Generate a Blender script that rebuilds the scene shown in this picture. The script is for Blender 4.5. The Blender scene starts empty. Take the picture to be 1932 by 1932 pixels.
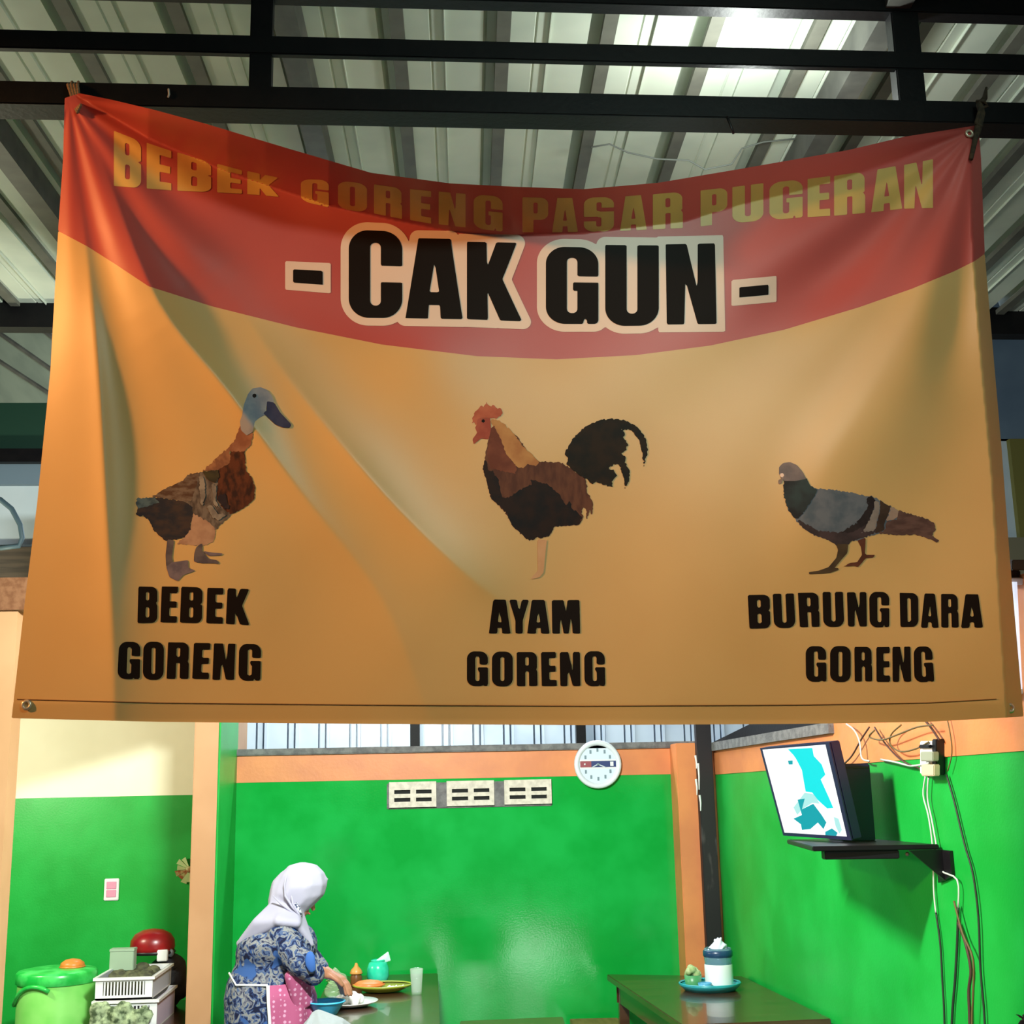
import bpy, bmesh, math, random
import numpy as np
from mathutils import Vector, Matrix
random.seed(4)
SC = bpy.context.scene
COL = SC.collection

# ------------------------------------------------------------------ camera
FPX = 2400.0; CX = CY = 966.0
CAMZ = 1.75
YAW, PITCH, ROLL = 0.079, math.atan(529/2400.0), 0.021
C0 = Vector((0, 0, CAMZ))
_f = Vector((math.sin(YAW)*math.cos(PITCH), math.cos(YAW)*math.cos(PITCH), math.sin(PITCH)))
_r0 = Vector((math.cos(YAW), -math.sin(YAW), 0)); _u0 = _r0.cross(_f)
_r = _r0*math.cos(ROLL) - _u0*math.sin(ROLL); _u = _u0*math.cos(ROLL) + _r0*math.sin(ROLL)
cd = bpy.data.cameras.new('camera'); cam = bpy.data.objects.new('camera', cd); COL.objects.link(cam)
cd.sensor_width = 36; cd.lens = FPX/1932*36; cd.clip_start = .05; cd.clip_end = 200
R = Matrix((_r, _u, -_f)).transposed().to_4x4(); R.translation = C0
cam.matrix_world = R
SC.camera = cam

# ------------------------------------------------------------------ world, lights, exposure
w = bpy.data.worlds.new('world'); SC.world = w; w.use_nodes = True
bg = w.node_tree.nodes['Background']; bg.inputs[0].default_value = (.62, .80, 1, 1); bg.inputs[1].default_value = .05
SC.view_settings.view_transform = 'Standard'; SC.view_settings.look = 'None'
SC.view_settings.gamma = 1; SC.view_settings.exposure = 0.0; SC.view_settings.use_curve_mapping = False

def lamp(name, loc, energy, color, size=(.1, 1.2), target=None, kind='AREA', spread=None):
    l = bpy.data.lights.new(name, kind); l.energy = energy; l.color = color
    if kind == 'AREA':
        l.shape = 'RECTANGLE'; l.size, l.size_y = size
        if spread: l.spread = spread
    else:
        l.shadow_soft_size = size[0]
    o = bpy.data.objects.new(name, l); COL.objects.link(o); o.location = loc
    if target is not None:
        o.rotation_euler = (Vector(target)-Vector(loc)).to_track_quat('-Z', 'Y').to_euler()
    return o
lamp('dining_lamp', (-.15, 4.1, 2.9), 205, (.93, 1, .96), (.45, .1), (-.1, 7.6, .7))
lamp('roof_lamp', (1.0, 3.35, 3.67), 22, (.93, 1, .95), (.05,), kind='POINT')
lamp('chord_glow_light', (.9, 3.9, 2.85), 3, (.90, 1, .96), (.06,), kind='POINT')  # weak unseen light, added for the truss underside and banner back glow
lamp('alcove_fill_light', (-2.9, 6.6, 2.1), 125, (1, .99, .74), (.08,), kind='POINT')  # unseen fill light, added to brighten the alcove walls
lamp('warm_front_lamp', (-7.0, .3, 4.5), 33, (1, .47, .15), (.4, .4), (.2, 3, 2.5), spread=math.radians(36))
lamp('cool_front_lamp', (1.1, .6, 3.85), 23.5, (.62, .90, .80), (.5, .5), (.25, 3, 2.3), spread=math.radians(110))
lamp('wall_patch_light', (.72, 3.0, .24), 14, (.9, 1, .95), (1.4, .30), (.72, 8, .24))  # unseen low light, added to put the glossy patch on the back wall
lamp('sheet_fill_light', (.2, 8.95, 4.2), 200, (.80, .90, 1), (3.0, .2), (.2, 9.3, 2.0))  # unseen light, added to brighten the zinc sheets above the back wall

# ------------------------------------------------------------------ pixel -> point on a real plane
def ray(px, py):
    return (_f + _r*((px-CX)/FPX) + _u*((CY-py)/FPX))
def at(px, py, Y):
    d = ray(px, py); return C0 + d*(Y/d.y)
def atz(px, py, z):
    d = ray(px, py); return C0 + d*((z-CAMZ)/d.z)
def atplane(px, py, p0, n):
    d = ray(px, py); return C0 + d*((p0-C0).dot(n)/d.dot(n))

# ------------------------------------------------------------------ materials
def lin(c):
    return tuple((v/255/12.92 if v/255 <= .04045 else ((v/255+.055)/1.055)**2.4) for v in c)
MATS = {}
def mat(name, c, rough=.6, spec=.5, metal=0, c2=None, scale=8, bump=0, bscale=60, emit=0, trans=0, transl=0, detail=3, stretch=None, lo=.4, hi=.62, alpha=1, coat=0):
    if name in MATS: return MATS[name]
    m = bpy.data.materials.new(name); m.use_nodes = True; nt = m.node_tree; N = nt.nodes; L = nt.links
    b = N['Principled BSDF']; out = N['Material Output']
    col = lin(c)+(1,)
    b.inputs['Base Color'].default_value = col; b.inputs['Roughness'].default_value = rough
    b.inputs['Specular IOR Level'].default_value = spec; b.inputs['Metallic'].default_value = metal
    b.inputs['Transmission Weight'].default_value = trans; b.inputs['Alpha'].default_value = alpha
    b.inputs['Coat Weight'].default_value = coat
    tc = N.new('ShaderNodeTexCoord'); vec = tc.outputs['Object']
    if stretch:
        mp = N.new('ShaderNodeMapping'); mp.inputs['Scale'].default_value = stretch; L.new(vec, mp.inputs[0]); vec = mp.outputs[0]
    csock = None
    if c2 is not None:
        n = N.new('ShaderNodeTexNoise'); n.inputs['Scale'].default_value = scale; n.inputs['Detail'].default_value = detail
        L.new(vec, n.inputs['Vector'])
        r = N.new('ShaderNodeValToRGB'); r.color_ramp.elements[0].position = lo; r.color_ramp.elements[1].position = hi
        r.color_ramp.elements[0].color = col; r.color_ramp.elements[1].color = lin(c2)+(1,)
        L.new(n.outputs['Fac'], r.inputs[0]); L.new(r.outputs[0], b.inputs['Base Color']); csock = r.outputs[0]
    if bump:
        n2 = N.new('ShaderNodeTexNoise'); n2.inputs['Scale'].default_value = bscale; n2.inputs['Detail'].default_value = 4
        L.new(vec, n2.inputs['Vector'])
        bp = N.new('ShaderNodeBump'); bp.inputs['Strength'].default_value = bump; bp.inputs['Distance'].default_value = .01
        L.new(n2.outputs['Fac'], bp.inputs['Height']); L.new(bp.outputs[0], b.inputs['Normal'])
    if emit:
        b.inputs['Emission Color'].default_value = col; b.inputs['Emission Strength'].default_value = emit
        if csock: L.new(csock, b.inputs['Emission Color'])
    if transl:
        t = N.new('ShaderNodeBsdfTranslucent'); t.inputs[0].default_value = col
        if csock: L.new(csock, t.inputs[0])
        mx = N.new('ShaderNodeMixShader'); mx.inputs[0].default_value = transl
        L.new(b.outputs[0], mx.inputs[1]); L.new(t.outputs[0], mx.inputs[2]); L.new(mx.outputs[0], out.inputs[0])
    MATS[name] = m
    return m

# ------------------------------------------------------------------ mesh builder
ORG = {}
class MB:
    def __init__(s): s.v = []; s.f = []; s.m = []
    def add(s, vs, fs, mi=0):
        o = len(s.v); s.v += [Vector(v) for v in vs]; s.f += [tuple(i+o for i in f) for f in fs]; s.m += [mi]*len(fs); return s
    def box(s, lo, hi, mi=0, rot=None, piv=None):
        x0, y0, z0 = lo; x1, y1, z1 = hi
        vs = [Vector(p) for p in ((x0,y0,z0),(x1,y0,z0),(x1,y1,z0),(x0,y1,z0),(x0,y0,z1),(x1,y0,z1),(x1,y1,z1),(x0,y1,z1))]
        if rot is not None:
            p = Vector(piv) if piv is not None else sum(vs, Vector())/8
            vs = [rot @ (v-p) + p for v in vs]
        return s.add(vs, [(3,2,1,0),(4,5,6,7),(0,1,5,4),(1,2,6,5),(2,3,7,6),(3,0,4,7)], mi)
    def prism(s, quad, off, mi=0):
        """quad of points extruded by the vector off"""
        n = len(quad); q = [Vector(p) for p in quad]; t = [p+Vector(off) for p in q]
        fs = [tuple(range(n-1, -1, -1)), tuple(range(n, 2*n))] + [(i, (i+1) % n, n+(i+1) % n, n+i) for i in range(n)]
        return s.add(q+t, fs, mi)
    def loft(s, rings, closed=True, cap=True, mi=0):
        n = len(rings[0]); vs = [p for r in rings for p in r]; fs = []
        for k in range(len(rings)-1):
            for i in range(n if closed else n-1):
                j = (i+1) % n; fs.append((k*n+i, k*n+j, (k+1)*n+j, (k+1)*n+i))
        if cap and closed:
            fs.append(tuple(range(n-1, -1, -1))); fs.append(tuple((len(rings)-1)*n+i for i in range(n)))
        return s.add(vs, fs, mi)
    def lathe(s, c, prof, seg=20, mi=0, cap=True, sx=1, sy=1, tilt=None):
        c = Vector(c); rings = []
        for r, z in prof:
            ring = [Vector((r*sx*math.cos(2*math.pi*i/seg), r*sy*math.sin(2*math.pi*i/seg), z)) for i in range(seg)]
            if tilt is not None: ring = [tilt @ p for p in ring]
            rings.append([c+p for p in ring])
        return s.loft(rings, True, cap, mi)
    def tube(s, pts, r, seg=8, mi=0):
        pts = [Vector(p) for p in pts]; rings = []; up = None
        for i, p in enumerate(pts):
            d = (pts[min(i+1, len(pts)-1)]-pts[max(i-1, 0)]).normalized()
            if up is None:
                up = d.orthogonal().normalized()
            up = (up - d*up.dot(d)).normalized(); q = d.cross(up)
            rr = r[i] if isinstance(r, (list, tuple)) else r
            rings.append([p + (up*math.cos(2*math.pi*k/seg)+q*math.sin(2*math.pi*k/seg))*rr for k in range(seg)])
        return s.loft(rings, True, True, mi)
    def ball(s, c, r, seg=14, mi=0, sc=(1,1,1)):
        prof = [(max(.0005, math.sin(math.pi*k/8)), -math.cos(math.pi*k/8)) for k in range(9)]
        c = Vector(c); rings = [[c+Vector((a*math.cos(2*math.pi*i/seg)*r*sc[0], a*math.sin(2*math.pi*i/seg)*r*sc[1], z*r*sc[2])) for i in range(seg)] for a, z in prof]
        return s.loft(rings, True, True, mi)
    def caps(s, a, ra, b, rb, sa=(1,1,1), sb=(1,1,1), mi=0):
        """convex hull of two ellipsoids"""
        bm = bmesh.new()
        for c, r, q in ((a, ra, sa), (b, rb, sb)):
            for k in range(1, 6):
                th = math.pi*k/6
                for i in range(10):
                    ph = 2*math.pi*i/10
                    bm.verts.new(Vector(c)+Vector((math.sin(th)*math.cos(ph)*q[0], math.sin(th)*math.sin(ph)*q[1], math.cos(th)*q[2]))*r)
            bm.verts.new(Vector(c)+Vector((0,0,r*q[2]))); bm.verts.new(Vector(c)-Vector((0,0,r*q[2])))
        bmesh.ops.convex_hull(bm, input=bm.verts)
        vs = [v for v in bm.verts if v.link_faces]; ix = {v: i for i, v in enumerate(vs)}
        s.add([v.co.copy() for v in vs], [tuple(ix[v] for v in f.verts) for f in bm.faces], mi); bm.free(); return s
    def hull(s, pts, mi=0):
        bm = bmesh.new()
        for c, r in pts:
            for k in range(0, 7):
                th = math.pi*k/6
                for i in range(10 if 0 < k < 6 else 1):
                    ph = 2*math.pi*i/10
                    bm.verts.new(Vector(c)+Vector((math.sin(th)*math.cos(ph), math.sin(th)*math.sin(ph), math.cos(th)))*r)
        bmesh.ops.convex_hull(bm, input=bm.verts)
        vs = [v for v in bm.verts if v.link_faces]; ix = {v: i for i, v in enumerate(vs)}
        s.add([v.co.copy() for v in vs], [tuple(ix[v] for v in f.verts) for f in bm.faces], mi); bm.free(); return s
    def build(s, name, mats, parent=None, smooth=False, bevel=0, voxel=0, org=None, relax=0):
        if not isinstance(mats, (list, tuple)): mats = [mats]
        o0 = ORG.get(parent.name, Vector()) if parent is not None else (Vector(org) if org is not None else Vector())
        me = bpy.data.meshes.new(name); me.from_pydata([tuple(v-o0) for v in s.v], [], s.f)
        for m in mats: me.materials.append(m)
        if len(mats) > 1: me.polygons.foreach_set('material_index', s.m)
        bm = bmesh.new(); bm.from_mesh(me); bmesh.ops.recalc_face_normals(bm, faces=bm.faces)
        if bevel:
            es = [e for e in bm.edges if e.is_manifold and e.calc_face_angle(0) > .6]
            bmesh.ops.bevel(bm, geom=es, offset=bevel, segments=2, affect='EDGES', clamp_overlap=True)
        bm.to_mesh(me); bm.free()
        o = bpy.data.objects.new(name, me); COL.objects.link(o)
        if voxel:
            md = o.modifiers.new('r', 'REMESH'); md.mode = 'VOXEL'; md.voxel_size = voxel
            if relax:
                sm = o.modifiers.new('s', 'SMOOTH'); sm.factor = .6; sm.iterations = relax
            dg = bpy.context.evaluated_depsgraph_get(); me2 = bpy.data.meshes.new_from_object(o.evaluated_get(dg))
            o.modifiers.clear(); o.data = me2; me2.name = name
            if not me2.materials:
                for m in mats: me2.materials.append(m)
            smooth = True
        if smooth:
            o.data.polygons.foreach_set('use_smooth', [True]*len(o.data.polygons)); o.data.update()
        if parent is not None: o.parent = parent; ORG[o.name] = o0
        else: o.location = o0; ORG[o.name] = o0
        return o
def tag(o, label=None, cat=None, group=None, kind=None):
    if label: o['label'] = label
    if cat: o['category'] = cat
    if group: o['group'] = group
    if kind: o['kind'] = kind
    return o
def thing(name, label, cat, loc, group=None):
    o = bpy.data.objects.new(name, None); COL.objects.link(o); o.location = loc; o.empty_display_size = .05
    ORG[o.name] = Vector(loc); return tag(o, label, cat, group)
def copy_part(o, parent, loc=None, rot=None):
    c = o.copy(); COL.objects.link(c); c.parent = parent
    if loc is not None: c.location = loc
    if rot is not None: c.rotation_euler = rot
    ORG[c.name] = ORG.get(parent.name, Vector()); return c

# ------------------------------------------------------------------ colours
M_green = mat('green_wall_paint', (18, 158, 58), .13, .5, c2=(28, 172, 72), scale=3, bump=.04, bscale=90)
M_orange = mat('orange_wall_paint', (226, 140, 82), .5, c2=(212, 128, 78), scale=4, bump=.08, bscale=50)
M_peach = mat('peach_paint', (216, 166, 118), .5, c2=(208, 158, 110), scale=3)
M_cream = mat('cream_paint', (248, 244, 214), .55, c2=(240, 236, 204), scale=2)
M_cement = mat('raw_cement', (128, 126, 124), .9, c2=(104, 102, 102), scale=22, bump=.4, bscale=120)
M_vent = mat('vent_concrete', (226, 216, 200), .8, c2=(206, 196, 180), scale=30, bump=.2)
M_slot_dark = mat('vent_dark_panel', (26, 28, 26), .9)
M_steel = mat('black_steel', (10, 9, 12), .5, .2, c2=(15, 13, 15), scale=14, bump=.08)
M_steel2 = mat('grey_rafter_steel', (74, 74, 70), .5, .4, c2=(90, 90, 84), scale=10)
M_roof = mat('pale_roof_sheet', (206, 214, 198), .5, .4, c2=(190, 200, 186), scale=3)
M_lip = mat('roof_sheet_lip', (96, 100, 94), .6)
M_clad = mat('blue_grey_cladding', (104, 124, 140), .6, c2=(90, 110, 128), scale=2)
M_clad2 = mat('light_cladding', (186, 200, 208), .6, c2=(172, 190, 200), scale=2)
M_dgreen = mat('dark_green_board', (18, 58, 42), .6)
M_floor = mat('grey_floor_tile', (104, 102, 96), .18, .5, c2=(92, 92, 88), scale=2)  # unseen tiles, greyed to cut light bounced up to the roof
M_grout = mat('floor_grout', (120, 118, 112), .9)
M_wood = mat('dark_table_wood', (74, 46, 28), .22, .5, c2=(58, 34, 20), scale=5, stretch=(1, 8, 8), coat=.3)
M_wood2 = mat('bench_wood', (150, 104, 72), .35, c2=(128, 84, 56), scale=6, stretch=(6, 1, 6))
M_white = mat('white_plastic', (232, 234, 232), .35)
M_black = mat('black_plastic', (14, 14, 18), .4)

# ------------------------------------------------------------------ key planes
YB = 8.0            # back wall
YL = 8.5            # alcove wall on the left
YP = 7.3            # front of the orange pillar
WR0 = at(1335, 1500, YB); WRD = ray(680, 1517); WRD.z = 0; WRD.normalize(); WRN = Vector((-WRD.y, WRD.x, 0))   # right wall, normal into the room
def onright(px, py, off=0.0):
    return atplane(px, py, WR0 + WRN*off, WRN)
def wall_r(Y, z, off=0.0):
    p = WR0 + WRD*((Y-YB)/WRD.y); return Vector((p.x, p.y, z)) + WRN*off
ZG = at(900, 1468, YB).z          # green / orange border
ZT = at(900, 1418, YB).z          # top of the orange band
ZC = at(900, 1406, YB).z          # top of the grey ledge
XBL = at(440, 1600, YB).x; XBR = WR0.x

def struct(o): return tag(o, kind='structure')
# floor: square tiles
X0, X1, Y0F, Y1F = -4.2, 2.6, -1.5, 8.9
fl = struct(MB().box((X0, Y0F, -.12), (X1, Y1F, -.006)).build('floor', M_grout))
tile_me = MB().box((-.197, -.197, -.008), (.197, .197, 0)).build('tile', M_floor, fl, bevel=.003)
k = 0
for i in range(17):
    for j in range(26):
        loc = (X0+.2+.4*i, Y0F+.2+.4*j, 0)
        if loc[1] < 2.6: continue
        if k == 0: tile_me.location = loc
        else: copy_part(tile_me, fl, loc)
        k += 1
b = MB()
for i in range(17):
    for j in range(26):
        c = (X0+.2+.4*i, Y0F+.2+.4*j)
        if c[1] < 2.6: b.box((c[0]-.197, c[1]-.197, -.008), (c[0]+.197, c[1]+.197, 0))
tag(b.build('near_tiles', mat('dark_floor_tile', (64, 62, 58), .4, c2=(56, 54, 50), scale=3), fl), kind='stuff')  # unseen front tiles, darkened to cut light bounced onto the banner flap

# back wall
wb = struct(MB().box((XBL-.12, YB, 0), (XBR, YB+.14, ZG)).build('wall_back', M_green))
struct(MB().box((XBL-.12, YB-.004, ZG), (XBR, YB+.14, ZT)).build('trim_1', M_orange))
struct(MB().box((XBL-.12, YB-.03, ZT), (XBR, YB+.16, ZC)).build('trim_2', M_cement, bevel=.006))
# ventilation blocks set in a grey mortar patch
mp0 = at(730, 1527, YB); mp1 = at(1040, 1472, YB)
MB().box((mp0.x, YB-.010, mp0.z), (mp1.x, YB+.02, mp1.z)).build('mortar_patch', M_cement, wb, bevel=.004)
for (xa, ya, xb, yb) in ((734, 1474, 823, 1524), (843, 1472, 932, 1521), (952, 1470, 1040, 1518)):
    p0 = at(xa, yb, YB-.03); p1 = at(xb, ya, YB-.03); W = p1.x-p0.x; H = p1.z-p0.z
    b = MB(); xs = [0, .11, .45, .57, .90, 1]; zs = [0, .22, .37, .53, .68, 1]
    for i in range(5):
        for j in range(5):
            if i in (1, 3) and j in (1, 3): continue
            b.box((p0.x+xs[i]*W, YB-.030, p0.z+zs[j]*H), (p0.x+xs[i+1]*W, YB-.0, p0.z+zs[j+1]*H))
    vb = b.build('vent_block', M_vent, wb)
    MB().box((p0.x+.05*W, YB-.0125, p0.z+.1*H), (p1.x-.05*W, YB-.0105, p1.z-.1*H)).build('vent_dark_panel', M_slot_dark, vb)  # near-black panel behind the slots, painting in the dark of the holes

# right wall
def rprism(name, Ya, Yb, z0, z1, m, th=.14, proud=0.0, z0b=None, z1b=None, parent=None):
    q = [wall_r(Ya, z0, proud), wall_r(Yb, z0 if z0b is None else z0b, proud), wall_r(Yb, z1 if z1b is None else z1b, proud), wall_r(Ya, z1, proud)]
    return MB().prism(q, -WRN*(th+proud)).build(name, m, parent)
zr_g0 = onright(1345, 1462).z; zr_g1 = onright(1900, 1411).z
YN = 1.2
M_green2 = mat('matt_green_wall_paint', (18, 158, 54), .38, .4, c2=(28, 172, 66), scale=3, bump=.06, bscale=90)
struct(rprism('wall_right', YN, YB, 0, zr_g1, M_green2, z1b=zr_g0))
zr_t0 = onright(1345, 1418).z; zr_t1 = onright(1617, 1378).z
Yk = 5.75
struct(rprism('trim_3', Yk, YB, zr_g1-.3, zr_t1, M_orange, proud=.004, z0b=zr_g0, z1b=zr_t0, th=.12))
o = bpy.data.objects['trim_3']
# rebuild the orange band so that its lower edge follows the green border exactly
bpy.data.objects.remove(o)
def zg(Y): return zr_g1 + (zr_g0-zr_g1)*(Y-YN)/(YB-YN)
struct(rprism('trim_3', Yk, YB, zg(Yk), zr_t1, M_orange, proud=.004, z0b=zg(YB), z1b=zr_t0, th=.12))
struct(rprism('trim_4', Yk, YB, zr_t1, zr_t1+.05, M_cement, proud=.03, z0b=zr_t0, z1b=zr_t0+.05, th=.14))
zcol = onright(1925, 1085).z
struct(rprism('trim_5', YN, Yk, zg(YN), zcol, M_orange, proud=.004, z0b=zg(Yk), z1b=zcol, th=.12))

# corner: orange column behind a black steel post
pL = at(1298, 1600, YB-.2); pR = at(1352, 1600, YB-.2)
struct(MB().box((pL.x-.045, YB-.2, 0), (pR.x+.03, YB+.05, at(1300, 1402, YB-.2).z)).build('trim_6', M_orange, bevel=.004))
M_post = mat('stained_black_post', (24, 17, 20), .6, c2=(70, 62, 62), scale=16, lo=.62, hi=.72, stretch=(1, 1, .25))
cp0 = at(1322, 1500, YB-.26); cp1 = at(1348, 1500, YB-.26)
t = thing('steel_post', 'black steel corner post with white paint drips in front of the orange column', 'post', (cp0.x+.04, YB-.23, 0))
MB().box((cp0.x-.008, YB-.26, 0), (cp1.x+.0, YB-.2, 2.62)).build('shaft', M_post, t, bevel=.004)
MB().box((cp0.x-.03, YB-.28, 0), (cp1.x+.03, YB-.19, .012)).build('base_plate', M_post, t)
b = MB()
for (px, ya, yb) in ((1312, 1425, 1450), (1317, 1440, 1490), (1313, 1470, 1500), (1320, 1500, 1530)):
    p = at(px, ya, YB-.263); q = at(px+2, yb, YB-.263); b.tube([p, (p+q)/2+Vector((.003, 0, 0)), q], [.007, .005, .003], 6)
tag(b.build('paint_drips', M_white, t), 'white paint drips')

# gap above the walls: a far corrugated sheet wall with dark uprights
M_sheet = mat('zinc_sheet', (206, 218, 232), .35, .5, c2=(190, 204, 222), scale=3)
def corrug(x0, x1, Y, z0, z1, name, m, period=.165):
    b = MB(); prof = [(0, 0), (.62, 0), (.625, .09), (.675, .09), (.68, 0), (.84, 0), (.845, .09), (.895, .09), (.90, -.01), (.99, -.01), (1.0, 0)]
    pts = []; x = x0
    while x < x1:
        for u, d in prof[:-1]: pts.append((min(x+u*period, x1), Y+d))
        x += period
    b.loft([[Vector((px, py, z0)) for px, py in pts], [Vector((px, py, z1)) for px, py in pts]], closed=False)
    return b.build(name, m)
gx0 = at(445, 1400, 9.35).x
wr = struct(MB().box((gx0-.1, 9.47, 1.2), (2.5, 9.55, 5.2)).build('wall_rear', M_clad))
nper = 0.888
xs = gx0
while xs < 2.3:
    s = corrug(xs, min(xs+nper, 2.5), 9.36, 1.3, 5.0, 'zinc_sheet', M_sheet, nper/4); s.parent = wr; ORG[s.name] = Vector(); xs += nper
for px in (452, 783, 1096):
    p = at(px, 1400, 8.9)
    struct(MB().box((p.x-.033, 8.87, 1.2), (p.x+.033, 8.93, 4.6)).build('trim_%d' % (7+[452, 783, 1096].index(px)), M_steel))
# dark lintel and beam above the right wall
a = at(1300, 1385, YB-.05)
struct(rprism('trim_10', 5.4, YB, onright(1640, 1366, -.05).z, onright(1640, 1366, -.05).z+.25, M_steel, th=.08, proud=-.05, z0b=onright(1340, 1412, -.05).z, z1b=onright(1340, 1412, -.05).z+.035))

# orange pillar on the left with its green return wall
x0 = at(360, 1600, YP).x; x1 = at(408, 1600, YP).x
struct(MB().box((x0, YP, 0), (x1, YL, 3.0)).build('trim_11', mat('pillar_paint', (190, 144, 102), .5, c2=(182, 136, 94), scale=3), bevel=.004))
xg = at(409, 1600, YP).x
struct(MB().box((xg-.01, YP+.004, 0), (xg+.004, YB+.02, 3.0)).build('wall_return', M_green2))
# alcove wall
ZA = at(200, 1503, YL).z
struct(MB().box((-4.2, YL, 0), (x0+.05, YL+.12, ZA)).build('wall_left', M_green2))
struct(MB().box((-4.2, YL-.003, ZA), (x0+.05, YL+.12, 2.75)).build('trim_12', M_cream))
# unseen board above the alcove, added to cast slanting shade on the cream wall
struct(MB().prism([Vector((-.93, 6.6, 2.46)), Vector((-1.62, 6.6, 2.257)), Vector((-1.62, 6.6, 3.3)), Vector((-.93, 6.6, 3.3))], (0, .03, 0)).build('trim_30', M_orange))
struct(MB().box((-1.24, 6.61, 2.86), (-1.17, YP+.01, 2.94)).build('trim_31', M_steel))
# near-left peach wall end
xl = at(20, 1370, 6.0); xl2 = at(3, 1772, 6.0)
zp = at(20, 1152, 6.0).z
struct(MB().box((xl.x-.6, 6.0, 0), (xl.x, 6.14, zp)).build('wall_near_left', M_peach))
struct(MB().box((xl.x-.6, 5.97, zp), (xl.x+.07, 6.2, zp+.15)).build('trim_13', M_wood2))

# ------------------------------------------------------------------ roof
RD = ray(880, 1450); RD.normalize()
RN = Vector((1, 0, 0)).cross(RD).normalized()
RP = Vector((0, 4.0, 4.0))
ps = atplane(1140, 27, RP, RN)
PER = .317
def roofpt(x, Y, dz=0):      # x measured at Y=4 along the slanting rib direction
    k = (Y-RP.y)/RD.y; return Vector((x + RD.x*k, Y, RP.z + RD.z*k + dz))
kph = (ps.y-RP.y)/RD.y; xph = ps.x - RD.x*kph
ceil = bpy.data.objects.new('ceiling', None); COL.objects.link(ceil); ceil['kind'] = 'structure'; ORG['ceiling'] = Vector()
prof = [(-.5, 0), (-.30, 0), (-.285, -.012), (-.27, 0), (-.014, 0), (0, -.022), (.014, 0), (.24, 0), (.255, -.012), (.27, 0)]
def sheet():
    pts = []
    for q in range(3):
        for (u, z) in [(-.125, 0), (-.085, .05), (.055, .05), (.095, 0), (.36, 0), (.375, .005), (.39, 0), (.50, 0), (.503, -.010), (.512, -.010), (.515, 0)]:
            pts.append(((q+u)*PER, z))
    pts.append(((3-.115)*PER, 0))
    b = MB()
    b.loft([[roofpt(x, Y, z) for x, z in pts] for Y in (.6, 3.2, 5.75)], closed=False)
    return b
def roof_strip():  # thin dark strip along each roof groove, making the dark bands
    b = MB()
    q = [roofpt(.0, .6, .004), roofpt(.042, .6, .004), roofpt(.042, .6, -.018), roofpt(.0, .6, -.018)]
    return b.prism(q, roofpt(0, 5.75)-roofpt(0, .6))
M_strip = mat('brown_grey_strip', (104, 104, 94), .6, .3, c2=(92, 92, 84), scale=8)
bt0 = roof_strip().build('roof_strip', M_strip, ceil)
for i in range(-12, 12):
    loc = (xph+i*PER, 0, 0)
    if i == -12: bt0.location = loc
    else: copy_part(bt0, ceil, loc)
s0 = sheet().build('roof_sheet', M_roof, ceil)
k = 0
for i in range(-4, 4):
    loc = (xph + i*3*PER, 0, 0)
    if k == 0: s0.location = loc
    else: copy_part(s0, ceil, loc)
    k += 1
def rafter(px, py, wid, dep, name, Y0=.6, Y1=5.75):
    p = atplane(px, py, RP - Vector((0, 0, dep)), RN); kk = (p.y-RP.y)/RD.y; x = p.x - RD.x*kk
    q = [roofpt(x-wid/2, Y0, -.002), roofpt(x+wid/2, Y0, -.002), roofpt(x+wid/2, Y0, -dep), roofpt(x-wid/2, Y0, -dep)]
    b = MB(); b.prism(q, roofpt(x, Y1)-roofpt(x, Y0)); return struct(b.build(name, M_steel2))
rafter(552, 100, .07, .10, 'trim_14'); rafter(1652, 90, .07, .12, 'trim_15'); rafter(-40, 240, .07, .10, 'trim_16')
# end beam of the roof and the gable beyond
struct(MB().box((-4.2, 5.75, roofpt(0, 5.75).z-.12), (3.2, 5.83, roofpt(0, 5.75).z+.02)).build('trim_17', M_steel))

def panel(xa, xb, ya, yb, Y, name, m, th=.06):
    p0 = at(xa, yb, Y); p1 = at(xb, ya, Y); return struct(MB().box((p0.x, Y, p0.z), (p1.x, Y+th, p1.z)).build(name, m))
# left sliver
q0_, q1_, q2_ = at(-120, 430, 6.6), at(140, 652, 6.6), at(140, 760, 7.0)
an = (q1_-q0_).cross(q2_-q0_).normalized()
q = [q0_, q1_, q2_, atplane(-120, 760, q0_, an)]
M_awn = mat('grey_awning', (120, 132, 124), .6, c2=(106, 118, 112), scale=4)
aw = struct(MB().prism(q, (0, .02, .03)).build('trim_18', M_awn))
for seg in (((-40, 524), (110, 644)), ((-40, 655), (110, 752)), ((-40, 600), (120, 712))):
    MB().tube([atplane(x, y, q[0], an) for x, y in seg], .016).build('awning_seam', M_steel2, aw)
panel(-1100, 335, 758, 850, 8.3, 'trim_19', M_dgreen)
panel(-1100, 335, 846, 872, 8.2, 'trim_20', M_steel)
panel(-1100, 335, 868, 916, 8.35, 'trim_21', M_clad)
panel(-1100, 335, 912, 1034, 8.4, 'trim_22', M_clad2)
panel(-1100, 335, 1030, 1105, 8.3, 'trim_23', mat('brown_board', (92, 80, 66), .6, c2=(70, 62, 52), scale=3, stretch=(1, 1, 12)))
panel(-1100, 335, 1100, 1160, 8.35, 'trim_24', mat('tan_board', (176, 140, 104), .6))
panel(-1100, 420, 380, 762, 9.3, 'trim_25', M_clad)
# right sliver
panel(1600, 2600, 560, 832, 8.6, 'trim_26', M_clad)
panel(1600, 1925, 828, 1016, 8.6, 'trim_27', M_clad2)
panel(1925, 2600, 828, 1016, 8.55, 'trim_28', mat('ochre_board', (112, 108, 50), .6))
panel(1600, 2600, 1010, 1090, 8.5, 'trim_29', mat('olive_board', (118, 112, 88), .6))

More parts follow.
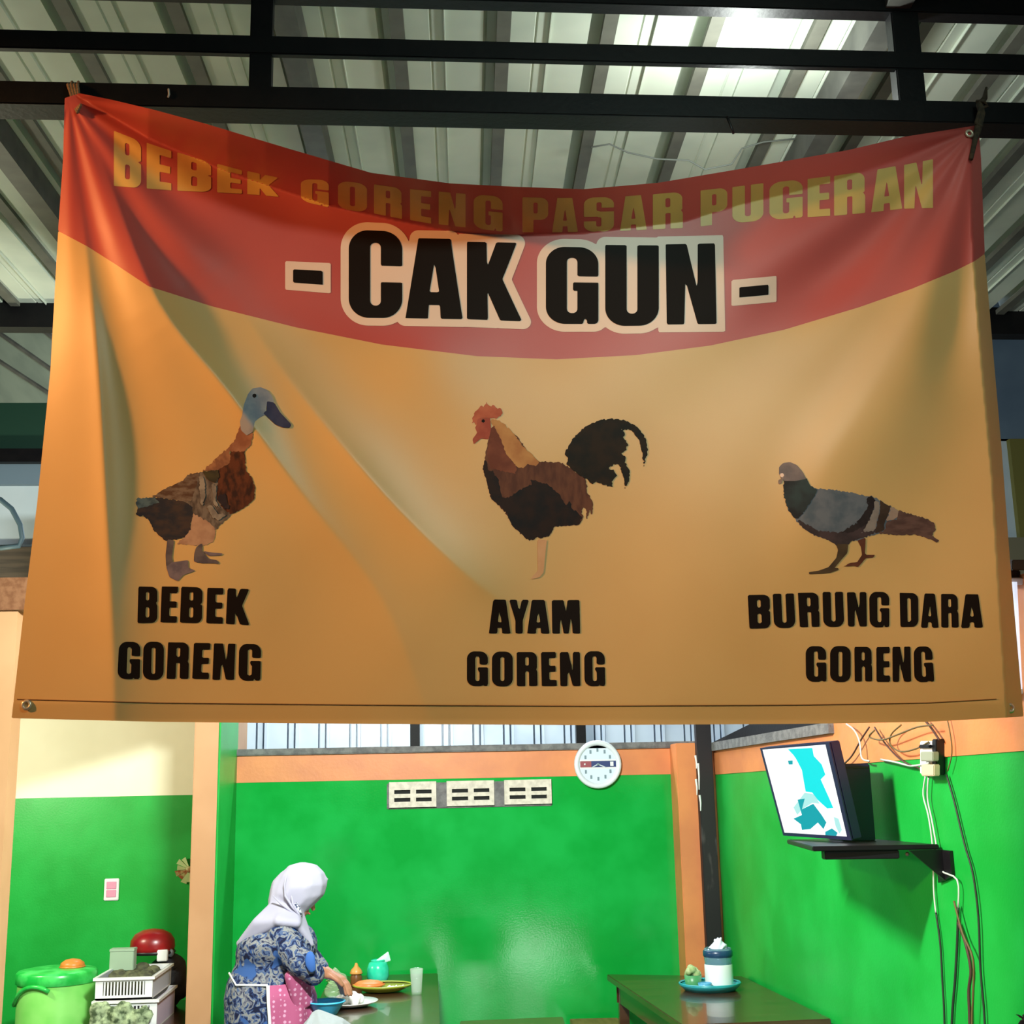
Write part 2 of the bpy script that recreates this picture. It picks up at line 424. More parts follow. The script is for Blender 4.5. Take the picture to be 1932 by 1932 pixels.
# ------------------------------------------------------------------ truss
YT = 3.07
def zat(py, Y): return at(966, py, Y).z
tr = thing('roof_truss', 'black steel lattice beam the banner hangs from, below the pale roof', 'beam', (0, YT, 0))
def chord(ya, yb, yb2, x0=-2.05, x1=2.0):
    zt, zb = zat(ya, YT), zat(yb, YT); Yd = YT
    while zat(yb2, Yd) < zb and Yd < YT+.3: Yd += .002
    return MB().box((x0, YT, zb), (x1, max(Yd, YT+.02), zt)).build('chord', M_steel, tr, bevel=.003)
# y at image centre: top of face, bottom of face, bottom of the underside
ch = chord(-60, 2, 22); chord(78, 112, 120); chord(172, 214, 244)
for (xa, xb) in ((470, 512), (1690, 1742), (-760, -718), (2900, 2950)):
    p, q = at(xa, 110, YT), at(xb, 110, YT)
    if p.x < -2.05 or q.x > 2.0: continue
    MB().box((p.x, YT+.004, zat(200, YT)), (q.x, YT+.05, zat(-60, YT))).build('post', M_steel, tr, bevel=.003)
for x in (-2.08, 2.0):
    MB().box((x, YT, 0), (x+.06, YT+.06, zat(-60, YT)+.4)).build('column', M_steel, tr, bevel=.003)

# ------------------------------------------------------------------ banner surface: pixel on the cloth -> point in the room
YBAN = 3.0
def interp(x, pts):
    return np.interp(x, [p[0] for p in pts], [p[1] for p in pts])
EDGE_L = [(122,185),(119,300),(110,430),(95,700),(70,950),(45,1150),(22,1355)]
EDGE_R = [(1846,235),(1851,300),(1858,480),(1870,620),(1890,850),(1905,1050),(1931,1352)]
EDGE_T = [(122,185),(150,176),(210,188),(290,207),(390,234),(540,279),(700,326),(850,346),(966,352),(1100,357),(1241,345),(1401,318),(1601,283),(1706,258),(1846,236)]
EDGE_B = [(22,1355),(300,1362),(700,1366),(1100,1368),(1500,1366),(1750,1362),(1931,1352)]
OUT = EDGE_T + EDGE_R[1:] + EDGE_B[::-1][1:] + EDGE_L[::-1][1:-1]
CREASE = [(100,150),(155,185),(280,260),(430,325),(565,370),(620,388),(740,415),(850,437),(966,445),(1100,440),(1290,418),(1400,385),(1500,362),(1600,333),(1700,300),(1846,240)]
def smooth_line(pl, n=5):
    Q = []
    for i in range(len(pl)-1):
        a, b = pl[i], pl[i+1]; p = pl[max(i-1, 0)]; q = pl[min(i+2, len(pl)-1)]
        for k in range(n):
            t = k/n; Q.append(tuple(.5*(2*a[c]+(b[c]-p[c])*t+(2*p[c]-5*a[c]+4*b[c]-q[c])*t*t+(3*a[c]-p[c]-3*b[c]+q[c])*t**3) for c in (0, 1)))
    return Q+[pl[-1]]
def pl_dist(X, Y, pl):
    """signed distance to a polyline and the position along its chord 0..1"""
    best = np.full(X.shape, 1e9); sg = np.zeros(X.shape)
    for i in range(len(pl)-1):
        ax, ay = pl[i]; bx, by = pl[i+1]; dx, dy = bx-ax, by-ay
        lo = -1e9 if i == 0 else 0; hi = 1e9 if i == len(pl)-2 else 1
        t = np.clip(((X-ax)*dx+(Y-ay)*dy)/(dx*dx+dy*dy), lo, hi)
        qx, qy = X-(ax+t*dx), Y-(ay+t*dy); d = np.hypot(qx, qy); m = d < best
        best = np.where(m, d, best); sg = np.where(m, np.sign(dy*qx-dx*qy), sg)
    cx, cy = pl[-1][0]-pl[0][0], pl[-1][1]-pl[0][1]
    t = ((X-pl[0][0])*cx+(Y-pl[0][1])*cy)/(cx*cx+cy*cy)
    return best*sg, np.clip(t, -.3, 1.3)
FOLDS = [  # polyline, amplitude (m) along it, width left, width right (px)
    ([(145,195),(205,340),(300,570),(430,740),(560,920),(720,1130),(800,1330)], [(0,.01),(.10,.06),(.32,.115),(.45,.10),(.6,.05),(.8,.02),(1,.005)], 150, 95),
    ([(140,300),(165,490),(185,700),(200,950),(212,1200),(216,1350)], [(0,.004),(.25,.045),(.6,.042),(1,.014)], 80, 48),
    ([(440,560),(520,680),(620,810),(750,960),(880,1085),(980,1160)], [(0,.0),(.2,.014),(.5,.042),(.8,.03),(1,.003)], 80, 70),
    ([(1826,262),(1700,420),(1560,520),(1400,600)], [(0,.002),(.3,-.014),(.7,-.012),(1,0)], 50, 50),
    ([(1832,280),(1790,420),(1740,560),(1640,760),(1560,900),(1500,1100)], [(0,.003),(.3,.016),(.7,.022),(1,0)], 60, 90),
    ([(1836,300),(1812,480),(1795,640),(1775,760)], [(0,.003),(.3,-.012),(.7,-.012),(1,0)], 34, 34),
    ([(640,480),(790,700),(920,900),(1040,1050)], [(0,0),(.4,.020),(1,.002)], 120, 110),
    ([(230,330),(380,450),(560,560),(740,640)], [(0,0),(.3,.022),(.7,.016),(1,0)], 50, 60),
]
def relief(X, Y):
    d = np.zeros(X.shape)
    yc = interp(X, CREASE); S = interp(X, [(100,2.3),(500,2.4),(950,1.8),(1250,.9),(1500,.9),(1846,.8)])
    h = np.maximum(0, yc-Y)
    d -= 1.25e-3*h*S
    hb = np.maximum(0, Y-yc); d -= 0
    for fi, (pl, amp, wl, wr) in enumerate(FOLDS):
        s, t = pl_dist(X, Y, smooth_line(pl))
        tg = np.linspace(-.5, 1.6, 421); ag = np.interp(tg, [-.2]+[p[0] for p in amp]+[1.25], [0]+[p[1] for p in amp]+[0])
        kn = np.hanning(61); ag = np.convolve(np.pad(ag, 30, mode='edge'), kn/kn.sum(), 'valid'); A = np.interp(t, tg, ag)
        ww = np.where(s < 0, wl, wr)
        # the first three are creases, the others soft drapes
        d -= A*(np.exp(-(np.sqrt(s*s+16)-4)/ww) if fi < 3 else 1.35* np.exp(-(s/ww)**2/1.6))
    xf = np.interp(Y, [240, 400, 500, 680, 900, 1100, 1352], [1832, 1833, 1838, 1852, 1872, 1884, 1900])
    d += 6e-3*np.maximum(0, X-xf)
    a = np.arctan2(Y-185, X-130); r = np.hypot(X-130, Y-185)
    d += .010*np.sin(a*19)*np.clip(r/250, 0, 1)*np.exp(-r/700)
    a = np.arctan2(Y-245, 1840-X); r = np.hypot(X-1840, Y-245)
    d += .007*np.sin(a*17+1)*np.clip(r/250, 0, 1)*np.exp(-r/600)
    d += .004*np.sin(X/83.0+Y/160.0)*np.clip((Y-600)/500, 0, 1) + .006*np.sin(X/210.0-Y/330.0)
    d += .006*np.clip((Y-1328)/30, 0, 1)
    return d
def cloth(P, lift=0.0):
    """P: (n,2) pixels -> (n,3)"""
    X, Y = P[:, 0], P[:, 1]
    f = np.array(_f); r = np.array(_r); u = np.array(_u)
    D = f + ((X-CX)/FPX)[:, None]*r + ((CY-Y)/FPX)[:, None]*u
    yy = YBAN + relief(X, Y) - lift
    return np.array(C0) + D*(yy/D[:, 1])[:, None]

# ---- signed distance helpers (negative inside)
def sd_poly(X, Y, pts):
    p = np.array(pts, float); n = len(p); d = np.full(X.shape, 1e18); ins = np.zeros(X.shape, bool)
    for i in range(n):
        ax, ay = p[i]; bx, by = p[(i+1) % n]; ex, ey = bx-ax, by-ay
        t = np.clip(((X-ax)*ex+(Y-ay)*ey)/max(ex*ex+ey*ey, 1e-12), 0, 1)
        d = np.minimum(d, (X-ax-t*ex)**2+(Y-ay-t*ey)**2)
        c = (ay > Y) != (by > Y)
        if ey != 0:
            ins ^= c & (X < (bx-ax)*(Y-ay)/ey+ax)
    return np.where(ins, -1, 1)*np.sqrt(d)
def S_box(X, Y, x0, y0, x1, y1): return np.maximum(np.maximum(x0-X, X-x1), np.maximum(y0-Y, Y-y1))
def S_rb(X, Y, x0, y0, x1, y1, r):
    """rounded box; r = (bottom left, bottom right, top right, top left)"""
    if not isinstance(r, tuple): r = (r,)*4
    cx, cy = (x0+x1)/2, (y0+y1)/2
    R_ = np.where(X > cx, np.where(Y > cy, r[2], r[1]), np.where(Y > cy, r[3], r[0]))
    qx = np.abs(X-cx)-(x1-x0)/2+R_; qy = np.abs(Y-cy)-(y1-y0)/2+R_
    return np.hypot(np.maximum(qx, 0), np.maximum(qy, 0))+np.minimum(np.maximum(qx, qy), 0)-R_
mx, mn = np.maximum, np.minimum
def g_O(X, Y): return mx(S_rb(X,Y,0,0,.58,1,.22), -S_rb(X,Y,.235,.15,.345,.85,.05))
def g_C(X, Y): return mx(mx(S_rb(X,Y,0,0,.60,1,.22), -S_rb(X,Y,.24,.14,.36,.86,.055)), -S_box(X,Y,.30,.41,.8,.60))
def g_G(X, Y):
    a = mx(mx(S_rb(X,Y,0,0,.60,1,(.22,.05,.22,.22)), -S_rb(X,Y,.24,.14,.36,.86,.055)), -S_box(X,Y,.30,.54,.8,.62))
    a = mx(a, -sd_poly(X, Y, [(.40,-.1),(.47,-.1),(.47,.05),(.44,.07)]))
    return mn(a, S_box(X,Y,.31,.43,.60,.54))
def g_D(X, Y): return mx(S_rb(X,Y,0,0,.58,1,(0,.2,.2,0)), -S_rb(X,Y,.235,.15,.345,.85,(0,.05,.05,0)))
def g_B(X, Y):
    a = mx(S_rb(X,Y,0,0,.58,1,(0,.17,.17,0)), -sd_poly(X,Y,[(.70,.44),(.70,.64),(.51,.54)]))
    return mx(mx(a, -S_rb(X,Y,.235,.15,.345,.44,.04)), -S_rb(X,Y,.235,.62,.335,.86,.04))
def g_E(X, Y): return mn(mn(S_box(X,Y,0,0,.23,1), S_box(X,Y,0,0,.44,.18)), mn(S_box(X,Y,0,.82,.44,1), S_box(X,Y,0,.42,.42,.59)))
def g_K(X, Y): return mn(S_box(X,Y,0,0,.24,1), sd_poly(X,Y,[(.22,.42),(.22,.62),(.36,1),(.61,1),(.42,.53),(.63,0),(.38,0)]))
def g_A(X, Y): return mx(mx(sd_poly(X,Y,[(0,0),(.13,1),(.50,1),(.64,0)]), -sd_poly(X,Y,[(.265,.33),(.375,.33),(.32,.72)])), -sd_poly(X,Y,[(.24,-.2),(.26,.17),(.385,.17),(.405,-.2)]))
def g_U(X, Y): return mx(S_rb(X,Y,0,0,.60,1,(.22,.22,0,0)), -S_rb(X,Y,.24,.15,.36,1.4,.055))
def g_N(X, Y): return mx(S_box(X,Y,0,0,.58,1), mx(-sd_poly(X,Y,[(.20,-.1),(.225,.55),(.385,-.1)]), -sd_poly(X,Y,[(.225,1.1),(.365,.42),(.38,1.1)])))
def g_R(X, Y):
    a = mn(S_rb(X,Y,0,.42,.57,1,(0,.12,.18,0)), S_box(X,Y,0,0,.24,.6))
    a = mn(a, S_rb(X,Y,.345,0,.58,.50,(0,0,.10,0)))
    a = mx(a, -sd_poly(X,Y,[(.70,.42),(.70,.58),(.53,.50)]))
    return mx(mx(a, -S_rb(X,Y,.24,.60,.34,.86,.04)), -S_box(X,Y,.245,-.1,.34,.44))
def g_P(X, Y): return mx(mn(S_rb(X,Y,0,.36,.57,1,(0,.18,.18,0)), S_box(X,Y,0,0,.24,.7)), -S_rb(X,Y,.24,.54,.34,.86,.04))
def g_S(X, Y):
    a = S_rb(X,Y,0,0,.58,1,.2)
    a = mx(a, -S_rb(X,Y,.24,.60,.345,.86,.04)); a = mx(a, -S_box(X,Y,.30,.58,.8,.70))
    a = mx(a, -S_rb(X,Y,.235,.14,.34,.42,.04)); return mx(a, -S_box(X,Y,-.2,.30,.28,.44))
def g_Y(X, Y): return sd_poly(X,Y,[(0,1),(.24,1),(.32,.62),(.40,1),(.63,1),(.43,.38),(.43,0),(.20,0),(.20,.38)])
def g_M(X, Y): return mx(S_box(X,Y,0,0,.80,1), mx(-sd_poly(X,Y,[(.33,1.1),(.40,.60),(.47,1.1)]), mx(-sd_poly(X,Y,[(.215,-.1),(.235,.60),(.345,-.1)]), -sd_poly(X,Y,[(.585,-.1),(.565,.60),(.455,-.1)]))))
def g_dash(X, Y): return S_box(X,Y,0,0,1,1)
GL = {'O':(g_O,.58),'C':(g_C,.60),'G':(g_G,.60),'D':(g_D,.58),'B':(g_B,.58),'E':(g_E,.44),'K':(g_K,.63),'A':(g_A,.64),'U':(g_U,.60),'N':(g_N,.58),'R':(g_R,.58),'P':(g_P,.57),'S':(g_S,.58),'Y':(g_Y,.63),'M':(g_M,.80)}

def march(fn, bbox, cell):
    """polygons of the region fn<0, fn takes arrays; returns verts (n,2), faces"""
    x0, y0, x1, y1 = bbox; x0 = math.floor(x0/cell)*cell; y0 = math.floor(y0/cell)*cell; nx = int(math.ceil((x1-x0)/cell)); ny = int(math.ceil((y1-y0)/cell))
    gx = x0+cell*np.arange(nx+1); gy = y0+cell*np.arange(ny+1); GX, GY = np.meshgrid(gx, gy)
    V = fn(GX, GY); V = np.where(np.abs(V) < 1e-6, -1e-6, V)
    verts = []; idx = {}; faces = []
    def vid(key, p):
        if key not in idx: idx[key] = len(verts); verts.append(p)
        return idx[key]
    inside = V < 0
    cnt = inside[:-1,:-1].astype(int)+inside[1:,:-1]+inside[:-1,1:]+inside[1:,1:]
    for j, i in zip(*np.nonzero(cnt)):
        cs = ((j,i),(j,i+1),(j+1,i+1),(j+1,i)); poly = []
        for k in range(4):
            a, b = cs[k], cs[(k+1) % 4]; va, vb = V[a], V[b]
            if va < 0: poly.append(vid(a, (gx[a[1]], gy[a[0]])))
            if (va < 0) != (vb < 0):
                lo, hi = (a, b) if a < b else (b, a); t = V[lo]/(V[lo]-V[hi])
                poly.append(vid((lo, hi), (gx[lo[1]]+(gx[hi[1]]-gx[lo[1]])*t, gy[lo[0]]+(gy[hi[0]]-gy[lo[0]])*t)))
        if len(poly) >= 3: faces.append(tuple(poly))
    return np.array(verts), faces
def clothmesh(name, layers, m, parent, lift, label=None):
    """layers: list of (fn, bbox, cell, material index)"""
    vs = []; fs = []; mi = []
    for fn, bb, cell, k in layers:
        P, F = march(fn, bb, cell)
        if not len(P): continue
        o = len(vs); W = cloth(P, lift); vs += [tuple(p) for p in W]; fs += [tuple(i+o for i in f) for f in F]; mi += [k]*len(F)
    me = bpy.data.meshes.new(name); me.from_pydata(vs, [], fs)
    ms = m if isinstance(m, (list, tuple)) else [m]
    for q in ms: me.materials.append(q)
    me.polygons.foreach_set('material_index', mi)
    bm = bmesh.new(); bm.from_mesh(me)
    bmesh.ops.remove_doubles(bm, verts=bm.verts, dist=1e-5); bm.normal_update()
    if sum(f.normal.y for f in bm.faces) > 0: bmesh.ops.reverse_faces(bm, faces=bm.faces)
    bm.to_mesh(me); bm.free()
    me.polygons.foreach_set('use_smooth', [True]*len(me.polygons)); me.update()
    o = bpy.data.objects.new(name, me); COL.objects.link(o)
    if parent is not None: o.parent = parent
    ORG[o.name] = Vector()
    if label: o['label'] = label
    return o

TL = .06
M_yel = mat('banner_yellow_print', (218, 173, 110), .42, .45, c2=(210, 163, 100), scale=1.6, transl=TL, bump=.05, bscale=700)
M_red = mat('banner_red_print', (190, 82, 74), .42, .45, c2=(180, 72, 66), scale=1.6, transl=TL, bump=.05, bscale=700)
M_bk = mat('banner_black_print', (26, 16, 11), .55, .08)
M_wh = mat('banner_white_print', (232, 196, 176), .42, .45)
M_ol = mat('banner_gold_print', (222, 176, 96), .42, .45, c2=(204, 164, 92), scale=6)
REDLINE = [(90,400),(110,436),(165,465),(220,500),(280,540),(400,578),(560,618),(720,650),(900,672),(1050,678),(1200,670),(1340,652),(1480,622),(1620,580),(1720,545),(1800,512),(1840,492),(1870,470)]
def out_fn(X, Y): return sd_poly(X, Y, OUT)
def red_s(X, Y): return Y-interp(X, REDLINE)
bb = (16, 168, 1936, 1374)
banner = clothmesh('banner', [(lambda X, Y: mx(out_fn(X, Y), red_s(X, Y)), bb, 3, 1), (lambda X, Y: mx(out_fn(X, Y), -red_s(X, Y)), bb, 3, 0)], [M_yel, M_red], None, 0)
tag(banner, 'large sagging orange and red printed cloth banner hung from the black truss', 'banner')

def quad_letter(ch, xl, xr, tl, tr, bl, br, xlb=None, xrb=None, fat=0.0):
    """glyph spanning xl..xr at the top and xlb..xrb at the bottom"""
    fn, wd = GL[ch] if ch in GL else (g_dash, None)
    xlb = xl if xlb is None else xlb; xrb = xr if xrb is None else xrb
    def f(X, Y):
        v = np.full(X.shape, .5)
        for _ in range(3):
            l = xlb+(xl-xlb)*v; r = xrb+(xr-xrb)*v; t = (X-l)/(r-l)
            top = tl+(tr-tl)*t; bot = bl+(br-bl)*t; v = (bot-Y)/(bot-top)
        h = (bl-tl+br-tr)/2
        if wd is None:
            return np.maximum(np.maximum(-t, t-1)*(xr-xl), np.maximum(-v, v-1)*h)
        return fn(t*wd, v)*h - fat
    m = 22
    return f, (min(xl, xlb)-m, min(tl, tr)-m, max(xr, xrb)+m, max(bl, br)+m)

# CAK GUN with its white outline
BIG = [('C',658,759,433,437,599,600),('A',768,873,449,451,600,602,765,873),('K',881,978,456,458,602,606,881,985),('G',1030,1129,465,467,611,611),('U',1142,1243,462,463,615,614),('N',1256,1349,461,459,612,611,1258,1352)]
DSH = [('-',553,609,508,511,533,537),('-',1395,1450,542,537,561,556)]
fs = [quad_letter(*a) for a in BIG]; ds = [quad_letter(*a) for a in DSH]
def union(flist):
    def f(X, Y):
        r = flist[0](X, Y)
        for g in flist[1:]: r = mn(r, g(X, Y))
        return r
    return f
def outline(flist, r): 
    u_ = union(flist)
    return lambda X, Y: u_(X, Y)-r
w1 = outline([q[0] for q in fs[:3]], 15); w2 = outline([q[0] for q in fs[3:]], 15)
lay = [(lambda X, Y: mn(w1(X, Y), w2(X, Y)), (630, 410, 1380, 640), 3, 0)]
for (f, b_) in ds: lay.append((outline([f], 15), b_, 3, 0))
clothmesh('lettering_outline', lay, M_wh, banner, .0008, 'pale pink outline round the big black lettering')
clothmesh('lettering', [(f, b_, 3, 0) for f, b_ in fs+ds], M_bk, banner, .0016, 'large black title lettering')
# gold arch line: fat letters, baseline and top follow curves
def arch(chars, tops, bots):
    lay = []
    for ch, xl, xr in chars:
        t = lambda x: float(interp(np.array(x), tops)); b_ = lambda x: float(interp(np.array(x), bots))
        f, bx = quad_letter(ch, xl+2, xr-2, t(xl), t(xr), b_(xl), b_(xr), fat=.2)
        lay.append((lambda X, Y, f=f: mx(f(X, Y), out_fn(X, Y)+3), bx, 1.5, 0))
    return lay
TOPS = [(205,244),(270,268),(360,296),(440,318),(540,338),(600,338),(680,345),(780,358),(880,366),(960,372),(1060,374),(1160,372),(1240,366),(1340,358),(1440,346),(1540,336),(1620,326),(1700,312),(1765,300)]
BOTS = [(205,350),(340,360),(440,364),(540,372),(600,388),(700,402),(800,420),(960,438),(1060,438),(1160,436),(1290,430),(1345,424),(1440,416),(1540,408),(1600,406),(1690,394),(1765,392)]
AR = [('B',213,268),('E',275,325),('B',333,400),('E',408,458),('K',465,528),
      ('G',566,622),('O',636,694),('R',704,760),('E',772,815),('N',826,880),('G',892,950),
      ('P',984,1036),('A',1040,1092),('S',1100,1160),('A',1168,1222),('R',1230,1290),
      ('P',1320,1374),('U',1380,1442),('G',1450,1516),('E',1522,1568),('R',1572,1634),('A',1642,1704),('N',1704,1762)]
clothmesh('lettering', arch(AR, TOPS, BOTS), M_ol, banner, .0008, 'faded gold lettering arched along the top')
def line(chars):
    return [(f, b_, 3, 0) for f, b_ in (quad_letter(*a) for a in chars)]
def mapx(off, sc, rows):
    o = []
    for r in rows:
        ch = r[0]; v = [off[0]+r[1]/sc, off[0]+r[2]/sc]+[off[1]+q/sc for q in r[3:7]]
        if len(r) > 7: v += [off[0]+r[7]/sc, off[0]+r[8]/sc]
        o.append((ch, *v))
    return o
s6 = 1932/320
clothmesh('lettering', line(mapx((200,1080), s6, [('B',370,585,160,165,578,572,358,585),('E',635,822,160,162,568,572,620,805),('B',858,1100,162,170,572,578,842,1092),('E',1155,1340,175,178,578,582,1142,1330),('K',1385,1640,180,190,585,600,1365,1635)])), M_bk, banner, .0012, 'black caption under the duck')
clothmesh('lettering', line(mapx((200,1080), s6, [('G',150,395,788,792,1215,1215,130,385),('O',428,662,788,790,1222,1222,418,655),('R',708,948,795,798,1212,1212,690,940),('E',1002,1190,802,805,1212,1215,982,1170),('N',1230,1475,808,812,1222,1222,1212,1458),('G',1518,1768,812,816,1235,1232,1508,1758)])), M_bk, banner, .0012)
s7 = 1932/300
clothmesh('lettering', line(mapx((860,1100), s7, [('A',402,665,200,202,612,612),('Y',648,890,202,204,612,612),('A',868,1140,204,206,612,614),('M',1166,1502,208,206,614,612,1172,1512)])), M_bk, banner, .0012, 'black caption under the rooster')
clothmesh('lettering', line(mapx((860,1100), s7, [('G',135,390,828,832,1252,1250,135,392),('O',440,692,832,832,1255,1255),('R',740,990,838,838,1252,1250,742,992),('E',1035,1215,838,836,1252,1250,1045,1228),('N',1262,1508,838,836,1252,1250,1270,1515),('G',1560,1808,828,828,1255,1250,1565,1815)])), M_bk, banner, .0012)
s8 = 1932/490
clothmesh('lettering', line(mapx((1390,1090), s8, [('B',82,245,128,126,378,375,95,252),('U',268,425,120,116,375,372,278,438),('R',455,610,112,110,368,364,470,618),('U',638,790,106,104,366,364,645,800),('N',820,965,108,106,362,362,828,968),('G',985,1135,104,106,370,366,990,1135),('D',1212,1350,112,114,366,364,1218,1352),('A',1370,1503,116,118,372,372),('R',1520,1645,120,122,370,370,1522,1652),('A',1668,1832,122,124,374,370)])), M_bk, banner, .0012, 'black caption under the pigeon')
clothmesh('lettering', line(mapx((1390,1090), s8, [('G',512,665,508,510,775,772,516,668),('O',695,848,508,508,775,775),('R',875,1005,514,514,772,770,878,1008),('E',1038,1138,516,514,774,774,1040,1142),('N',1158,1292,514,512,774,772,1160,1298),('G',1316,1452,512,510,778,772,1322,1470)])), M_bk, banner, .0012)

# ---- printed birds
def bird(name, off, sc, first, pieces, label):
    root = None
    for i, (nm, pts, m) in enumerate([first]+pieces):
        pp = [(off[0]+x/sc, off[1]+y/sc) for x, y in pts]
        xs = [p[0] for p in pp]; ys = [p[1] for p in pp]
        fe = .0 if nm in ('eye', 'beak', 'leg', 'foot', 'cere', 'head', 'face') else 2.0
        o = clothmesh(nm if i else name, [(lambda X, Y, pp=pp, fe=fe: sd_poly(X, Y, pp)+fe*np.sin(X*.83+1.7*np.sin(Y*.41))*np.sin(Y*.71+1.3*np.sin(X*.37)), (min(xs)-4, min(ys)-4, max(xs)+4, max(ys)+4), 3, 0)], m, root or banner, .0006+.00008*i)
        if i == 0: root = o; o['label'] = label
    return root
P_ = lambda n, c, c2, s=60, st=None: mat('print_'+n, c, .55, .12, c2=c2, scale=s, stretch=st)
circ = lambda x, y, r, n=12: [(x+r*math.cos(2*math.pi*k/n), y+r*math.sin(2*math.pi*k/n)) for k in range(n)]
bird('duck_print', (220,700), 4.6,
 ('wing', [(620,900),(720,880),(880,850),(970,800),(1000,1250),(930,1310),(860,1375),(850,1410),(840,1370),(640,1260),(540,1130),(560,970)], P_('duck_wing', (118,104,94), (80,68,62), 90, (1,1,.5))),
 [('back', [(310,1090),(440,1010),(560,960),(640,890),(720,880),(690,1000),(650,1130),(560,1130)], P_('duck_back', (84,60,48), (116,98,86), 90, (.5,1,1))),
  ('belly', [(660,1235),(800,1310),(860,1370),(860,1400),(840,1480),(740,1520),(520,1500),(580,1450),(640,1360)], P_('duck_belly', (180,142,116), (158,118,96), 30)),
  ('rump', [(300,1095),(370,1100),(580,1130),(660,1180),(660,1250),(640,1380),(580,1450),(420,1475),(330,1390),(280,1290),(240,1260),(185,1258),(165,1245),(185,1190),(165,1130),(190,1125),(170,1105),(230,1110)], P_('duck_rump', (44,44,52), (66,54,52), 60, (.6,1,1))),
  ('breast', [(1000,660),(1110,660),(1118,790),(1122,860),(1170,920),(1205,1020),(1190,1120),(1120,1180),(1000,1245),(930,1200),(870,1110),(880,860),(930,800),(970,760)], P_('duck_breast', (98,54,36), (58,36,30), 90, (1,1,.45))),
  ('shoulder', [(935,690),(985,690),(980,800),(880,860),(740,870),(830,795)], P_('duck_shoulder', (160,108,76), (130,84,62), 50)),
  ('neck', [(1065,470),(1185,520),(1165,640),(1110,700),(1000,700),(940,695),(1010,620),(1055,530)], P_('duck_neck', (158,108,82), (134,84,62), 26)),
  ('tail', [(165,1105),(330,1095),(370,1140),(250,1180),(180,1190),(165,1130),(195,1125)], P_('duck_tail', (88,104,110), (60,74,84), 60)),
  ('leg', [(440,1460),(500,1470),(480,1620),(500,1690),(460,1760),(430,1690),(425,1600)], P_('duck_leg', (104,92,92), (84,74,80), 40)),
  ('foot', [(480,1660),(620,1640),(625,1710),(690,1730),(640,1750),(580,1770),(530,1825),(460,1790),(430,1700)], P_('duck_foot', (122,106,112), (100,88,98), 40)),
  ('leg', [(690,1530),(740,1490),(745,1560),(710,1670),(670,1650),(675,1580)], MATS['print_duck_leg']),
  ('foot', [(735,1550),(800,1630),(870,1640),(900,1680),(840,1668),(720,1668),(700,1620)], MATS['print_duck_leg']),
  ('foot', [(740,1560),(830,1575),(950,1585),(900,1600),(800,1605)], MATS['print_duck_foot']),
  ('head', [(1180,150),(1250,140),(1310,165),(1350,215),(1370,270),(1300,300),(1290,380),(1240,405),(1200,440),(1180,530),(1130,560),(1080,515),(1070,440),(1090,380),(1105,290),(1140,200)], P_('duck_head', (150,146,150), (124,124,136), 20)),
  ('beak', [(1305,260),(1370,275),(1420,360),(1515,460),(1512,492),(1440,490),(1380,465),(1290,380),(1270,365),(1300,345)], P_('duck_beak', (50,48,76), (66,60,84), 30)),
  ('feather_streak', [(720,900),(760,930),(770,1080),(740,1180),(720,1080)], P_('duck_streak', (150,138,126), (120,108,100), 40)),
  ('feather_streak', [(820,980),(870,990),(860,1120),(890,1190),(840,1160)], MATS['print_duck_streak']),
  ('feather_streak', [(780,1180),(820,1160),(880,1240),(960,1240),(880,1300),(820,1260)], MATS['print_duck_streak']),
  ('feather_patch', [(745,870),(880,860),(890,930),(850,970),(790,940)], P_('duck_patch', (72,64,44), (56,50,40), 40)),
  ('feather_patch', [(880,1080),(940,1060),(960,1140),(990,1200),(930,1190),(880,1130)], P_('duck_patch_dark', (58,46,50), (48,38,42), 40)),
  ('eye', circ(1196, 214, 19), M_bk)], 'printed brown and grey duck')
